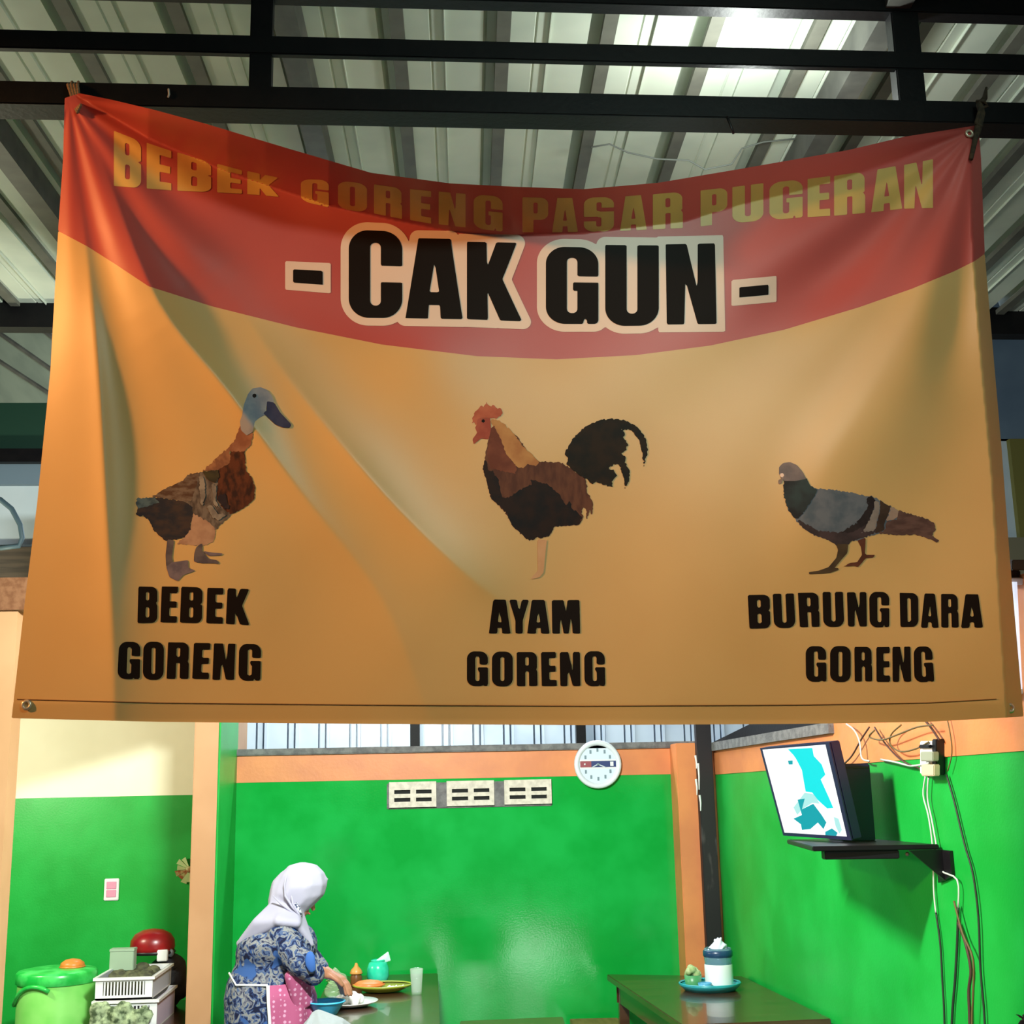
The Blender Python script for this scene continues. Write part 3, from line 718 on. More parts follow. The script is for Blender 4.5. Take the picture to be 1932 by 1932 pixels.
bird('rooster_print', (860,740), 4.83,
 ('body', [(300,420),(320,320),(420,300),(560,400),(640,520),(760,630),(960,640),(1040,690),(1180,790),(1200,860),(1190,910),(1220,950),(1248,1000),(1245,1130),(1225,1080),(1190,1170),(1185,1060),(1155,1050),(1150,1110),(1165,1130),(1130,1210),(900,1225),(850,1310),(770,1335),(740,1320),(720,1345),(660,1352),(600,1300),(510,1210),(450,1090),(320,970),(290,850),(245,700),(265,580)], P_('rooster_body', (104,64,48), (84,50,40), 60, (1,1,.35))),
 [('breast', [(268,585),(250,700),(293,850),(322,968),(452,1086),(512,1206),(600,1296),(660,1348),(720,1340),(740,1316),(770,1330),(848,1306),(898,1222),(1128,1206),(1150,1130),(1060,1060),(1040,980),(1000,1040),(960,950),(840,840),(660,790),(700,840),(600,880),(480,960),(420,960),(390,800),(330,710),(300,720)], P_('rooster_breast', (44,28,24), (30,24,26), 25)),
  ('hackle', [(310,240),(400,260),(510,350),(620,500),(765,635),(720,670),(660,655),(620,690),(560,685),(450,560),(400,420),(340,320)], P_('rooster_hackle', (186,134,84), (168,112,70), 20)),
  ('neck', [(310,330),(345,305),(410,430),(460,560),(560,690),(540,740),(420,720),(310,690),(285,560),(300,440)], P_('rooster_neck', (124,70,52), (104,56,42), 22)),
  ('comb', [(150,275),(165,190),(210,150),(225,115),(250,132),(285,95),(310,127),(352,112),(370,142),(415,150),(430,190),(390,235),(320,238),(215,235),(200,300),(165,275)], P_('rooster_comb', (184,100,74), (168,84,62), 30)),
  ('face', [(198,240),(312,235),(322,330),(300,430),(230,420),(165,475),(150,430),(195,370),(175,320),(190,300)], P_('rooster_face', (166,84,66), (150,70,56), 30)),
  ('eye', circ(250, 262, 17), M_bk),
  ('tail', [(1010,650),(1020,600),(985,570),(1060,430),(1180,310),(1300,255),(1420,240),(1540,255),(1650,310),(1730,420),(1752,530),(1712,675),(1700,560),(1670,430),(1600,345),(1510,335),(1552,385),(1525,410),(1570,470),(1550,520),(1510,562),(1555,590),(1540,620),(1580,720),(1582,800),(1540,878),(1535,790),(1490,650),(1440,660),(1380,695),(1440,710),(1462,760),(1430,790),(1425,860),(1340,842),(1280,815),(1250,840),(1190,790),(1100,740)], P_('rooster_tail', (44,30,20), (30,24,20), 25)),
  ('leg', [(745,1345),(830,1345),(815,1480),(800,1640),(760,1690),(680,1705),(750,1620),(745,1500)], P_('rooster_leg', (212,160,120), (206,152,112), 20))], 'printed dark rooster with a curved tail')
bird('pigeon_print', (1440,840), 5.367,
 ('body', [(430,320),(480,410),(540,440),(700,450),(900,480),(1060,520),(1100,510),(1200,570),(1370,660),(1360,760),(1240,880),(1040,930),(980,965),(900,970),(860,1010),(740,1010),(640,955),(500,905),(400,835),(330,760),(240,640)], P_('pigeon_body', (110,112,122), (88,96,108), 25)),
 [('belly', [(330,745),(400,775),(560,865),(780,885),(960,800),(1100,730),(1150,880),(1040,930),(900,970),(860,1010),(740,1010),(640,953),(500,903),(400,833)], P_('pigeon_belly', (58,48,50), (76,60,62), 25)),
  ('wing_bar', [(1045,540),(1090,510),(1138,560),(1120,660),(1040,800),(900,885),(780,890),(940,790),(1040,660),(1060,600)], P_('pigeon_bar', (44,36,38), (56,46,46), 25)),
  ('wing_stripe', [(1130,560),(1182,580),(1175,680),(1130,860),(1000,885),(1060,790),(1120,660)], P_('pigeon_stripe', (146,132,126), (128,116,114), 25)),
  ('wing_bar', [(1182,560),(1290,620),(1270,690),(1230,780),(1220,870),(1140,892),(1150,780),(1182,680)], P_('pigeon_bar_brown', (74,56,48), (60,46,40), 25)),
  ('tail', [(1365,655),(1530,710),(1660,745),(1745,800),(1735,830),(1752,862),(1710,890),(1720,925),(1795,972),(1760,982),(1640,930),(1540,905),(1350,912),(1150,890),(1230,860),(1245,770),(1350,755)], P_('pigeon_tail', (104,76,70), (84,60,56), 25, (1,1,3))),
  ('wing_stripe', [(1290,620),(1372,660),(1360,735),(1310,755),(1240,772),(1272,700)], P_('pigeon_stripe_pale', (166,140,126), (154,128,116), 25)),
  ('leg', [(735,1000),(862,1000),(852,1090),(790,1160),(720,1245),(780,1240),(760,1262),(680,1292),(600,1300),(460,1305),(460,1285),(560,1270),(660,1235),(740,1140),(758,1060)], P_('pigeon_leg', (84,66,48), (70,54,42), 25)),
  ('leg', [(955,965),(1038,935),(1030,1110),(1140,1110),(1110,1138),(1040,1142),(960,1235),(920,1222),(810,1228),(880,1190),(950,1185),(1000,1110),(990,1030)], P_('pigeon_leg_red', (102,58,44), (86,48,36), 25)),
  ('neck', [(205,350),(330,335),(430,320),(480,410),(548,455),(520,520),(470,585),(385,715),(325,750),(240,630),(208,500)], P_('pigeon_neck', (44,40,42), (54,64,66), 14)),
  ('head', [(160,220),(200,180),(270,170),(340,200),(400,270),(435,340),(330,362),(210,362),(190,330),(160,290)], P_('pigeon_head', (128,114,116), (108,100,104), 25)),
  ('beak', [(165,285),(215,300),(200,345),(190,385),(155,395),(150,355),(180,340)], P_('pigeon_beak', (150,130,122), (120,100,94), 25)),
  ('cere', circ(190, 303, 22), M_wh)], 'printed grey pigeon')

# grommets and ties
M_gr = mat('brass_eyelet', (232, 214, 188), .3, metal=.6)
def cpt(x, y, lift=.002): return Vector(cloth(np.array([[x, y]], float), lift)[0])
for (x, y) in ((50, 1330), (1906, 1336), (1829, 252)):
    p = cpt(x, y, .003); prof = []; b = MB(); n = 16; rings = []
    for k in range(n):
        a = 2*math.pi*k/n; c = p+Vector((math.cos(a), 0, math.sin(a)))*.0085
        rings.append([c+(Vector((math.cos(a), 0, math.sin(a)))*math.cos(q)+Vector((0, 1, 0))*math.sin(q))*.0042 for q in (0, 1.57, 3.14, 4.71)])
    rings.append(rings[0]); b.loft(rings, True, False); b.build('eyelet', M_gr, banner, smooth=True)
hem = [cpt(x, float(interp(np.array(float(x)), EDGE_B))-36, .0012) for x in range(32, 1890, 12)]
MB().tube(hem, .0012, 5).build('hem_stitch', mat('hem_thread', (140, 92, 48), .8), banner)
M_rope = mat('tan_cord', (150, 116, 84), .9, c2=(120, 90, 64), scale=120)
a0 = at(128, 158, YT-.012); a1 = at(150, 210, YT-.03)
t = thing('banner_tie', 'tan cord loops tying the upper left banner corner to the truss', 'cord', a0)
for k in range(4):
    s = k*.007; b = MB()
    pts = [at(130+k*6, 158-(k % 2)*3, YT+.03), at(128+k*6, 160, YT-.014), at(133+k*5, 175, YT-.022-s*.3), at(139+k*4, 195, YT-.05), at(146+k*2, 212-k*4, cpt(150, 212).y-.012)]
    b.tube(pts, .0042, 7).build('cord_strand', M_rope, t, smooth=True)
MB().ball(at(141, 196, YT-.058), .012, 10, sc=(1, 1, 1.5)).build('knot', M_rope, t, smooth=True)
M_peg = mat('weathered_stick', (74, 58, 40), .9, c2=(52, 42, 30), scale=60)
c0 = at(1861, 164, YT-.05); c1 = at(1832, 300, cpt(1832, 300).y-.012)
t = thing('banner_tie', 'dark twisted rope stub tying the upper right banner corner to the truss', 'cord', c0)
MB().tube([c0, at(1858, 185, YT-.04), at(1848, 198, YT-.035), at(1853, 215, YT-.04), at(1846, 240, YT-.045), at(1840, 262, YT-.06), c1], [.003, .008, .010, .009, .011, .008, .006], 8).build('rope', M_peg, t, smooth=True)
MB().tube([at(1843, 192, YT-.03), at(1856, 190, YT-.05), at(1862, 200, YT-.03), at(1850, 205, YT-.045), at(1842, 232, YT-.05), at(1852, 240, YT-.055)], .0055, 7).build('rope_wrap', M_peg, t, smooth=True)
# small ties left on the beam
tag(MB().tube([at(318, 168, YT-.004), at(319, 178, YT-.006), at(317, 184, YT-.004)], .0028, 6).build('string_stub', mat('pale_string', (190, 180, 170), .8), smooth=True), 'short pale string stub on the truss right of the left tie', 'string')
tag(MB().tube([at(1372, 220, YT-.004), at(1378, 236, YT-.006), at(1384, 252, YT-.008)], .0035, 6).build('wire_stub', M_black, smooth=True), 'short black wire end dangling below the truss', 'wire')
wz = [(1115, 278), (1150, 272), (1185, 288), (1240, 300), (1300, 303), (1330, 320), (1380, 310), (1400, 280), (1440, 268), (1500, 262)]
tag(MB().tube([at(x, y, 4.0) for x, y in wz], .0032, 5).build('roof_wire', mat('grey_wire', (110, 116, 110), .8), smooth=True), 'thin loose grey wire sagging under the roof sheets', 'wire')

# ------------------------------------------------------------------ wall clock
pc = at(1128, 1442, YB-.03); rc = (at(1172, 1442, YB-.03).x-at(1083, 1442, YB-.03).x)/2
t = thing('wall_clock', 'round white wall clock with a red and blue band on the orange strip', 'clock', (pc.x, YB, pc.z))
Rx = Matrix.Rotation(math.pi/2, 3, 'X')
MB().lathe((pc.x, YB, pc.z), [(rc*.96, .004), (rc, .012), (rc, .034), (rc*.96, .044), (rc*.86, .046), (rc*.80, .036), (rc*.78, .030)], 40, tilt=Rx, cap=False).build('rim', mat('clock_rim', (226, 232, 236), .3), t, smooth=True)
MB().lathe((pc.x, YB, pc.z), [(.001, .028), (rc*.79, .028), (rc*.79, .030), (.001, .030)], 40, tilt=Rx, cap=False).build('dial', mat('clock_dial', (214, 228, 240), .4), t)
def dial(xa, za, xb, zb, d, nm, m): MB().box((pc.x+xa*rc, YB-.030-d, pc.z+za*rc), (pc.x+xb*rc, YB-.0302, pc.z+zb*rc)).build(nm, m, t)
dial(-.76, -.18, .78, .20, .0012, 'white_stripe', M_white)
dial(-.75, -.12, -.28, .14, .002, 'red_band', mat('clock_red', (150, 70, 78), .5))
dial(-.28, -.12, .77, .14, .002, 'blue_band', mat('clock_blue', (34, 52, 108), .5))
dial(.52, -.08, .66, .10, .003, 'band_mark', M_white)
M_tick = mat('clock_numeral', (120, 140, 150), .6)
for k in range(12):
    if k in (3, 9): continue
    a = math.radians(90-30*k); b = MB(); cxk, czk = pc.x+.60*rc*math.cos(a), pc.z+.60*rc*math.sin(a)
    b.box((cxk-.006, YB-.033, czk-.011), (cxk+.006, YB-.0302, czk+.011)).build('hour_mark', M_tick, t)
MB().ball((pc.x-.55*rc, YB-.033, pc.z+.01*rc), .006, 8).build('band_dot', M_white, t)
def hand(ang, ln, wd, d):
    a = math.radians(90-ang); dx, dz = math.cos(a), math.sin(a); nx, nz = -dz, dx
    q = [Vector((pc.x+nx*wd, YB-d, pc.z+nz*wd)), Vector((pc.x-nx*wd, YB-d, pc.z-nz*wd)), Vector((pc.x+dx*ln-nx*wd*.5, YB-d, pc.z+dz*ln-nz*wd*.5)), Vector((pc.x+dx*ln+nx*wd*.5, YB-d, pc.z+dz*ln+nz*wd*.5))]
    MB().prism(q, (0, .0015, 0)).build('hand', mat('clock_hand', (200, 210, 220), .4), t)
hand(112, rc*.36, .004, .036); hand(245, rc*.28, .004, .038)
MB().lathe((pc.x, YB, pc.z), [(.008, .03), (.008, .042), (.004, .044)], 12, tilt=Rx).build('hub', M_tick, t)

# ------------------------------------------------------------------ television, shelf, boxes and cables on the right wall
TLp, TRp, BRp, BLp = at(1436, 1411, 5.55), at(1566, 1400, 5.0), at(1609, 1585, 4.97), at(1480, 1576, 5.52)
n = (TRp-TLp).cross(BLp-TLp).normalized()
BRp = atplane(1609, 1585, TLp, n)
if n.x > 0: n = -n                      # n: towards the room
t = thing('television', 'flat television with a bright white and cyan picture leaning over the wall shelf', 'television', BRp)
M_tvb = mat('navy_tv_case', (26, 24, 58), .35)
MB().prism([TLp, TRp, BRp, BLp], -n*.045).build('case', M_tvb, t, bevel=.004)
def tv(u, v, d=.0): 
    return TLp*(1-u)*(1-v)+TRp*u*(1-v)+BRp*u*v+BLp*(1-u)*v + n*d
b = MB(); us = (0, .025, .95, 1); vs_ = (0, .02, .965, 1)
for i in range(3):
    for j in range(3):
        if i == 1 and j == 1: continue
        b.prism([tv(us[i], vs_[j]), tv(us[i+1], vs_[j]), tv(us[i+1], vs_[j+1]), tv(us[i], vs_[j+1])], n*.006)
b.build('bezel', M_tvb, t)
M_scr = mat('screen_white', (255, 255, 255), .3, emit=1.2)
M_cy = mat('screen_cyan', (0, 235, 238), .3, emit=1.0)
M_cy2 = mat('screen_teal', (0, 172, 186), .3, emit=.9)
M_cy3 = mat('screen_ice', (190, 250, 248), .3, emit=.9)
for m_ in (M_scr, M_cy, M_cy2, M_cy3):
    m_.node_tree.nodes['Principled BSDF'].inputs['Base Color'].default_value = (.005, .005, .006, 1)
def scr(pts, m, d, nm):
    q = []
    for x, y in pts:                      # pixels of the zoomed picture, mapped to the panel
        X, Y = 1250+x/2.833, 1340+y/2.833
        p = atplane(X, Y, TLp + n*d, n); q.append(p)
    MB().prism(q, -n*.0006).build(nm, m, t)
scrn = MB().prism([tv(us[1], vs_[1], .0035), tv(us[2], vs_[1], .0035), tv(us[2], vs_[2], .0035), tv(us[1], vs_[2], .0035)], -n*.002).build('screen', M_scr, t)
scr([(670,208),(800,202),(808,245),(850,290),(870,345),(845,370),(890,470),(912,522),(880,525),(830,480),(800,440),(765,435),(755,380),(745,320),(715,262),(700,240)], M_cy, .0045, 'picture_sky')
scr([(670,270),(695,268),(695,290),(675,290)], M_cy2, .0045, 'picture_patch')
scr([(722,478),(760,472),(745,530),(805,500),(820,520),(850,560),(875,600),(860,635),(830,600),(790,635),(745,640),(740,610),(700,580),(745,560)], M_cy2, .0045, 'picture_figure')
scr([(915,570),(940,580),(958,640),(945,660),(925,620)], M_cy3, .0045, 'picture_patch')
scr([(870,650),(905,632),(935,655),(925,680),(870,672)], M_cy2, .0045, 'picture_patch')
scr([(700,520),(760,440),(810,450),(840,500),(800,495),(745,530),(720,560)], M_cy3, .0042, 'picture_cloud')
# dark box standing behind it
p0 = at(1612, 1588, 5.2); p1 = at(1641, 1440, 5.2)
t = thing('dark_box', 'upright navy blue box standing on the shelf behind the television', 'box', (p0.x, 5.2, p0.z))
MB().box((p0.x-.05, 5.2, p0.z), (p1.x, 5.38, p1.z)).build('body', M_tvb, t, bevel=.005)
MB().box((p0.x-.045, 5.197, p1.z-.02), (p1.x-.005, 5.201, p1.z-.012)).build('seam', M_black, t)
# shelf
zs = at(1640, 1588, 5.1).z; xs0 = at(1506, 1590, 5.0).x
t = thing('wall_shelf', 'black wall shelf carrying the television on the green right wall', 'shelf', (wall_r(4.9, zs).x, 4.9, zs))
rw = wall_r(4.62, zs); rw2 = wall_r(5.42, zs)
MB().prism([Vector((xs0, 4.82, zs)), Vector((rw.x-.02, 4.74, zs)), Vector((rw2.x-.02, 5.42, zs)), Vector((xs0+.1, 5.5, zs))], (0, 0, -.018)).build('board', M_black, t, bevel=.003)
MB().prism([Vector((xs0+.05, 4.835, zs-.018)), Vector((rw.x-.16, 4.775, zs-.018)), Vector((rw.x-.16, 4.82, zs-.018)), Vector((xs0+.05, 4.88, zs-.018))], (0, 0, -.032)).build('arm', M_black, t, bevel=.003)
MB().prism([wall_r(4.66, zs-.02, .002), wall_r(4.78, zs-.02, .002), wall_r(4.78, zs-.14, .002), wall_r(4.66, zs-.11, .002)], WRN*.012).build('wall_plate', M_black, t)
MB().prism([wall_r(4.72, zs-.018, .01), wall_r(4.72, zs-.13, .01), wall_r(4.72, zs-.018, .14)], (0, .012, 0)).build('bracket', M_black, t)
for i, q in enumerate((.25, .52)):
    pA = Vector((xs0+.25+q*.4, 4.79, zs-.035)); MB().ball(pA, .008, 8).build('bolt', M_steel2, t, smooth=True)
# junction box
def rbox(px0, py0, px1, py1, d0, d1, nm, m, parent, bevel=.003):
    q = [onright(px0, py0, d0), onright(px1, py0, d0), onright(px1, py1, d0), onright(px0, py1, d0)]
    return MB().prism(q, WRN*(d1-d0)).build(nm, m, parent, bevel=bevel)
t = thing('power_strip', 'worn white power strip screwed to the right wall under tangled cables', 'socket', onright(1768, 1440))
rbox(1752, 1398, 1776, 1460, 0, .035, 'body', M_white, t)
rbox(1776, 1394, 1784, 1462, 0, .037, 'dark_edge', M_black, t)
rbox(1748, 1418, 1772, 1436, .035, .06, 'plug', mat('grey_plug', (150, 160, 140), .5), t)
rbox(1750, 1442, 1774, 1464, .030, .055, 'plug', mat('beige_plug', (196, 190, 160), .5), t)
rbox(1740, 1405, 1760, 1411, .035, .05, 'plug', M_black, t)
M_wc = mat('pale_cable', (190, 206, 196), .5); M_dc = mat('dark_cable', (24, 46, 30), .6); M_bc = mat('brown_cable', (70, 48, 40), .6); M_oc = mat('olive_cable', (96, 84, 44), .6)
def cable(pts, r, m, label, off=.03, grp='loose cables on the right wall', nm='cable'):
    P = []
    for i, p in enumerate(pts): P.append(onright(p[0], p[1], p[2] if len(p) > 2 else off))
    # smooth it
    Q = []
    for i in range(len(P)-1):
        for k in range(4):
            tt = k/4; a_, b_ = P[i], P[i+1]; p_ = P[max(i-1, 0)]; n_ = P[min(i+2, len(P)-1)]
            Q.append(.5*((2*a_)+(b_-p_)*tt+(2*p_-5*a_+4*b_-n_)*tt*tt+(3*a_-p_-3*b_+n_)*tt**3))
    Q.append(P[-1])
    return tag(MB().tube(Q, r, 6).build(nm, m, smooth=True), label, 'cable', grp)
cable([(1746,1465),(1742,1500),(1752,1540),(1760,1600),(1762,1680),(1766,1722)], .0035, M_wc, 'pale cable hanging left of its twin below the power strip', .012)
cable([(1752,1465),(1750,1505),(1758,1545),(1766,1590),(1774,1640),(1806,1660),(1808,1712)], .0035, M_wc, 'pale cable bending right past the shelf end to the dark shadow', .018)
cable([(1752,1440,.05),(1720,1445,.03),(1690,1438,.03),(1662,1433,.02)], .004, M_wc, 'pale cable running left from the power strip along the wall', .02)
cable([(1786,1462),(1800,1510),(1812,1560),(1822,1600),(1836,1650),(1846,1730),(1850,1830),(1858,1932),(1860,2100)], .004, M_dc, 'dark cable looping right of the shelf and down the wall', .012)
cable([(1766,1722),(1774,1780),(1778,1850),(1782,1932),(1782,2100)], .004, M_dc, 'leftmost dark cable hanging down the lower right wall', .010)
cable([(1808,1712),(1806,1780),(1802,1850),(1796,1932),(1794,2100)], .005, M_dc, 'second dark cable from the left on the lower right wall', .010)
cable([(1808,1740),(1822,1780),(1832,1830),(1828,1870),(1830,1932),(1832,2100)], .006, M_bc, 'brown cable with a knot on the lower right wall', .014)
cable([(1800,1700),(1816,1760),(1836,1810),(1836,1880),(1834,1932),(1836,2100)], .004, M_oc, 'olive cable crossing the brown one on the lower right wall', .028)
cable([(1744,1358),(1756,1372),(1772,1396)], .0045, M_bc, 'short brown cable entering the power strip from above', .03)
cable([(1640,1372),(1625,1395),(1608,1425),(1594,1440)], .004, M_bc, 'brown cable crossing to the top of the dark box', .03)
cable([(1597,1366),(1612,1378),(1622,1400),(1626,1430),(1640,1436)], .004, M_wc, 'short white cable by the ledge end above the television', .04)
cable([(1650,1372),(1668,1400),(1690,1425),(1710,1440),(1735,1450),(1752,1466)], .0035, M_bc, 'thin brown cable drooping from the tangle to the power strip', .03)
cable([(1700,1368),(1682,1385),(1680,1405),(1700,1418),(1730,1412),(1752,1400)], .0035, M_oc, 'thin olive cable curled into a loop left of the power strip', .042)
cable([(1760,1368),(1730,1372),(1696,1385),(1664,1396),(1640,1390),(1650,1378)], .0035, M_oc, 'thin tangled olive cable bundle under the banner hem', .054)
cable([(1784,1345),(1792,1380),(1796,1420),(1788,1455)], .0025, M_oc, 'thin olive cable right of the power strip', .02)

# bracket and strip lamp at the far right edge
p0 = onright(1907, 1095, .05); p1 = onright(1925, 1300, .05)
t = thing('strip_lamp', 'slim white strip lamp upright on the orange column at the right edge', 'lamp', p1)
MB().tube([onright(1911, 1098, .05), onright(1921, 1300, .05)], .013, 12).build('tube', mat('lamp_tube', (225, 235, 255), .4, emit=.9), t, smooth=True)
rbox(1905, 1090, 1932, 1104, 0, .06, 'end_cap', M_white, t); rbox(1914, 1296, 1932, 1310, 0, .06, 'end_cap', M_white, t)
t = thing('wall_bracket', 'dark brown bracket on top of the orange column at the right edge', 'bracket', onright(1925, 1080))
rbox(1900, 1056, 1990, 1076, 0, .14, 'plate', mat('dark_bracket', (58, 40, 30), .6), t); rbox(1906, 1076, 1926, 1098, 0, .08, 'foot', MATS['dark_bracket'], t)

# ------------------------------------------------------------------ tables and benches
def table(name, quad, zt, label, th=.035, apron=.11, inset=.05, leg=.055, apron_m=None):
    t = thing(name, label, 'table', (sum((q.x for q in quad))/4, sum((q.y for q in quad))/4, 0), 'dining tables' if name == 'dining_table' else None)
    MB().prism([Vector((q.x, q.y, zt)) for q in quad], (0, 0, -th)).build('tabletop', M_wood, t, bevel=.004)
    c = Vector((sum(q.x for q in quad)/4, sum(q.y for q in quad)/4, 0)); ins = []
    for q in quad:
        d = c-Vector((q.x, q.y, 0)); ins.append(Vector((q.x, q.y, 0))+Vector((math.copysign(inset, d.x), math.copysign(inset, d.y), 0)))
    for i in range(4):
        a, b_ = ins[i], ins[(i+1) % 4]; d = (b_-a).normalized(); nn = Vector((-d.y, d.x, 0))
        if nn.dot(c-a) < 0: nn = -nn
        MB().prism([a+Vector((0,0,zt-th)), b_+Vector((0,0,zt-th)), b_+Vector((0,0,zt-th-apron)), a+Vector((0,0,zt-th-apron))], nn*.022).build('apron', M_wood, t)
    for q in ins:
        d = c-q; sx = math.copysign(leg, d.x); sy = math.copysign(leg, d.y)
        MB().box((min(q.x, q.x+sx), min(q.y, q.y+sy), 0), (max(q.x, q.x+sx), max(q.y, q.y+sy), zt-th)).build('leg', M_wood, t, bevel=.003)
    return t
ZTB = .72
qr = [atz(1145, 1838, ZTB), atz(1392, 1842, ZTB), atz(1568, 1922, ZTB), atz(1288, 1934, ZTB)]
qr[1] = wall_r(qr[1].y, ZTB, .02)
table('dining_table', qr, ZTB, 'dark glossy wooden table against the right wall carrying the teal tray')
ql = [atz(600, 1846, ZTB), atz(826, 1836, ZTB), atz(831, 1960, ZTB), atz(480, 1975, ZTB)]
ql[0] = Vector((-.50, ql[1].y, ZTB)); ql[3] = Vector((-.50, ql[2].y, ZTB))
table('dining_table', ql, ZTB, 'dark wooden table in front of the woman, covered with dishes')
qm = [atz(868, 1926, .70), atz(1062, 1918, .70), atz(1085, 1990, .70), atz(862, 2000, .70)]
table('dining_table', qm, .70, 'dark table top just entering the bottom edge between the other tables')
def bench(quad, zt, label):
    t = thing('bench', label, 'bench', (quad[0].x, quad[0].y, 0))
    MB().prism([Vector((q.x, q.y, zt)) for q in quad], (0, 0, -.03)).build('seat', M_wood2, t, bevel=.003)
    for q in quad:
        c = sum((Vector((p.x, p.y, 0)) for p in quad), Vector())/4; d = c-Vector((q.x, q.y, 0)); p = Vector((q.x, q.y, 0))+d.normalized()*.08
        MB().box((p.x-.02, p.y-.02, 0), (p.x+.02, p.y+.02, zt-.03)).build('leg', M_wood2, t)
bench([atz(1075, 1922, .44), atz(1165, 1920, .44), atz(1235, 1990, .44), atz(1125, 2000, .44)], .44, 'light brown wooden bench at the left side of the right table')

# tray set on the right table
M_teal = mat('teal_plastic', (40, 150, 158), .3, c2=(52, 166, 170), scale=10)
pt = atz(1340, 1868, ZTB); zt0 = ZTB+.001
t = thing('serving_tray', 'oval teal plastic tray on the right table', 'tray', (pt.x, pt.y, ZTB))
MB().lathe((pt.x, pt.y, zt0), [(.10, .003), (.125, .004), (.155, .032), (.162, .034), (.160, .028), (.130, .0), (.10, 0)], 32, sy=.95, cap=True).build('dish', M_teal, t, smooth=True)
MB().lathe((pt.x, pt.y, zt0), [(.157, .030), (.164, .036), (.160, .041), (.153, .036)], 32, sy=.95, cap=False).build('rim', M_teal, t, smooth=True)
pj = Vector((pt.x+.055, pt.y+.02, zt0+.006))
t = thing('napkin_jar', 'round clear jar with a white label and crumpled napkins on the teal tray', 'jar', pj)
M_glass = mat('bluish_plastic', (150, 196, 214), .1, trans=.6, alpha=.75)
MB().lathe(pj, [(.066, 0), (.070, .01), (.070, .12), (.074, .15), (.070, .20), (.064, .20), (.066, .14), (.062, .01), (.01, .006)], 26, cap=False).build('jar_body', M_glass, t, smooth=True)
MB().lathe(pj, [(.0725, .012), (.0735, .02), (.0735, .112), (.0725, .12)], 26, cap=False).build('label_wrap', mat('white_label', (240, 244, 242), .5), t, smooth=True)
MB().lathe(pj, [(.072, .155), (.078, .16), (.078, .185), (.072, .19)], 26, cap=False).build('blue_collar', mat('dark_blue_plastic', (30, 62, 96), .3), t, smooth=True)
b = MB(); rnd = random.Random(3)
for k in range(9):
    a = rnd.uniform(0, 6.28); r1 = rnd.uniform(0, .045); b.hull([(pj+Vector((math.cos(a)*r1, math.sin(a)*r1, .17+rnd.uniform(0, .06))), .012), (pj+Vector((math.cos(a+1)*r1*.6, math.sin(a+1)*r1*.6, .21+rnd.uniform(0, .05))), .006), (pj+Vector((math.cos(a-1)*.05, math.sin(a-1)*.05, .20+rnd.uniform(-.01, .02))), .004)])
b.build('napkins', mat('tissue_white', (220, 222, 236), .8), t, voxel=.006)
pcu = Vector((pt.x-.085, pt.y+.015, zt0+.006))
t = thing('condiment_cup', 'small green cup with crumpled pale contents on the teal tray', 'cup', pcu)
MB().lathe(pcu, [(.035, 0), (.040, .01), (.046, .07), (.043, .07), (.037, .012), (.01, .01)], 20, cap=False).build('cup_body', mat('green_cup', (80, 150, 96), .35), t, smooth=True)
b = MB()
for k in range(7):
    a = k*.9; b.ball(pcu+Vector((math.cos(a)*.025, math.sin(a)*.025, .075+.012*(k % 3))), .020, 8)
b.build('contents', mat('pale_green_contents', (150, 176, 112), .7, c2=(180, 190, 140), scale=60), t, voxel=.005)
pbp = Vector((pt.x-.04, pt.y-.06, zt0+.006))
t = thing('sauce_dish', 'small blue dish at the front of the teal tray', 'dish', pbp)
MB().lathe(pbp, [(.022, 0), (.026, .004), (.036, .035), (.033, .035), (.022, .008), (.004, .006)], 18, cap=False).build('dish_body', mat('sky_blue_plastic', (90, 170, 206), .3), t, smooth=True)
MB().lathe(pbp, [(.0345, .033), (.037, .036), (.035, .039), (.032, .036)], 18, cap=False).build('rim', MATS['sky_blue_plastic'], t, smooth=True)

# dishes on the left table
def on(px, py): return atz(px, py, ZTB)
p = on(660, 1898)
t = thing('rice_plate', 'white plate heaped with rice at the near middle of the left table', 'plate', p)
MB().lathe(p, [(.07, .002), (.09, .004), (.140, .022), (.142, .026), (.09, .010), (.01, .008)], 30, cap=True).build('plate_body', mat('glazed_white', (228, 224, 220), .25), t, smooth=True)
b = MB()
for k in range(12):
    a = k*2.4; r1 = .012*k**.62; b.ball(p+Vector((math.cos(a)*r1*1.2, math.sin(a)*r1, .018+.035*(1-k/13))), .024, 9)
tag(b.build('rice', mat('rice', (236, 234, 226), .8, bump=.5, bscale=300), t, voxel=.006), kind='stuff')
p = on(617, 1912) + Vector((0, -.05, 0)); pbw = p
t = thing('plastic_bowl', 'sky blue plastic bowl in front of the rice plate', 'bowl', p)
MB().lathe(p, [(.045, 0), (.05, .004), (.084, .055), (.090, .062), (.084, .060), (.048, .010), (.005, .008)], 28, cap=False).build('bowl_body', mat('bright_blue_plastic', (72, 192, 240), .3), t, smooth=True)
MB().lathe(p, [(.088, .058), (.095, .063), (.088, .067), (.083, .062)], 28, cap=False).build('rim', MATS['bright_blue_plastic'], t, smooth=True)
p = on(722, 1871)
t = thing('oval_platter', 'yellow green oval platter under the orange on the left table', 'platter', p)
MB().lathe(p, [(.07, .002), (.10, .006), (.155, .030), (.158, .034), (.10, .014), (.01, .010)], 30, sx=1, sy=.8, cap=True).build('platter_body', mat('lime_plastic', (150, 160, 46), .35), t, smooth=True)
MB().lathe(p, [(.154, .030), (.161, .035), (.156, .040), (.150, .034)], 30, sx=1, sy=.8, cap=False).build('rim', MATS['lime_plastic'], t, smooth=True)
pp = p+Vector((-.075, .03, .016))
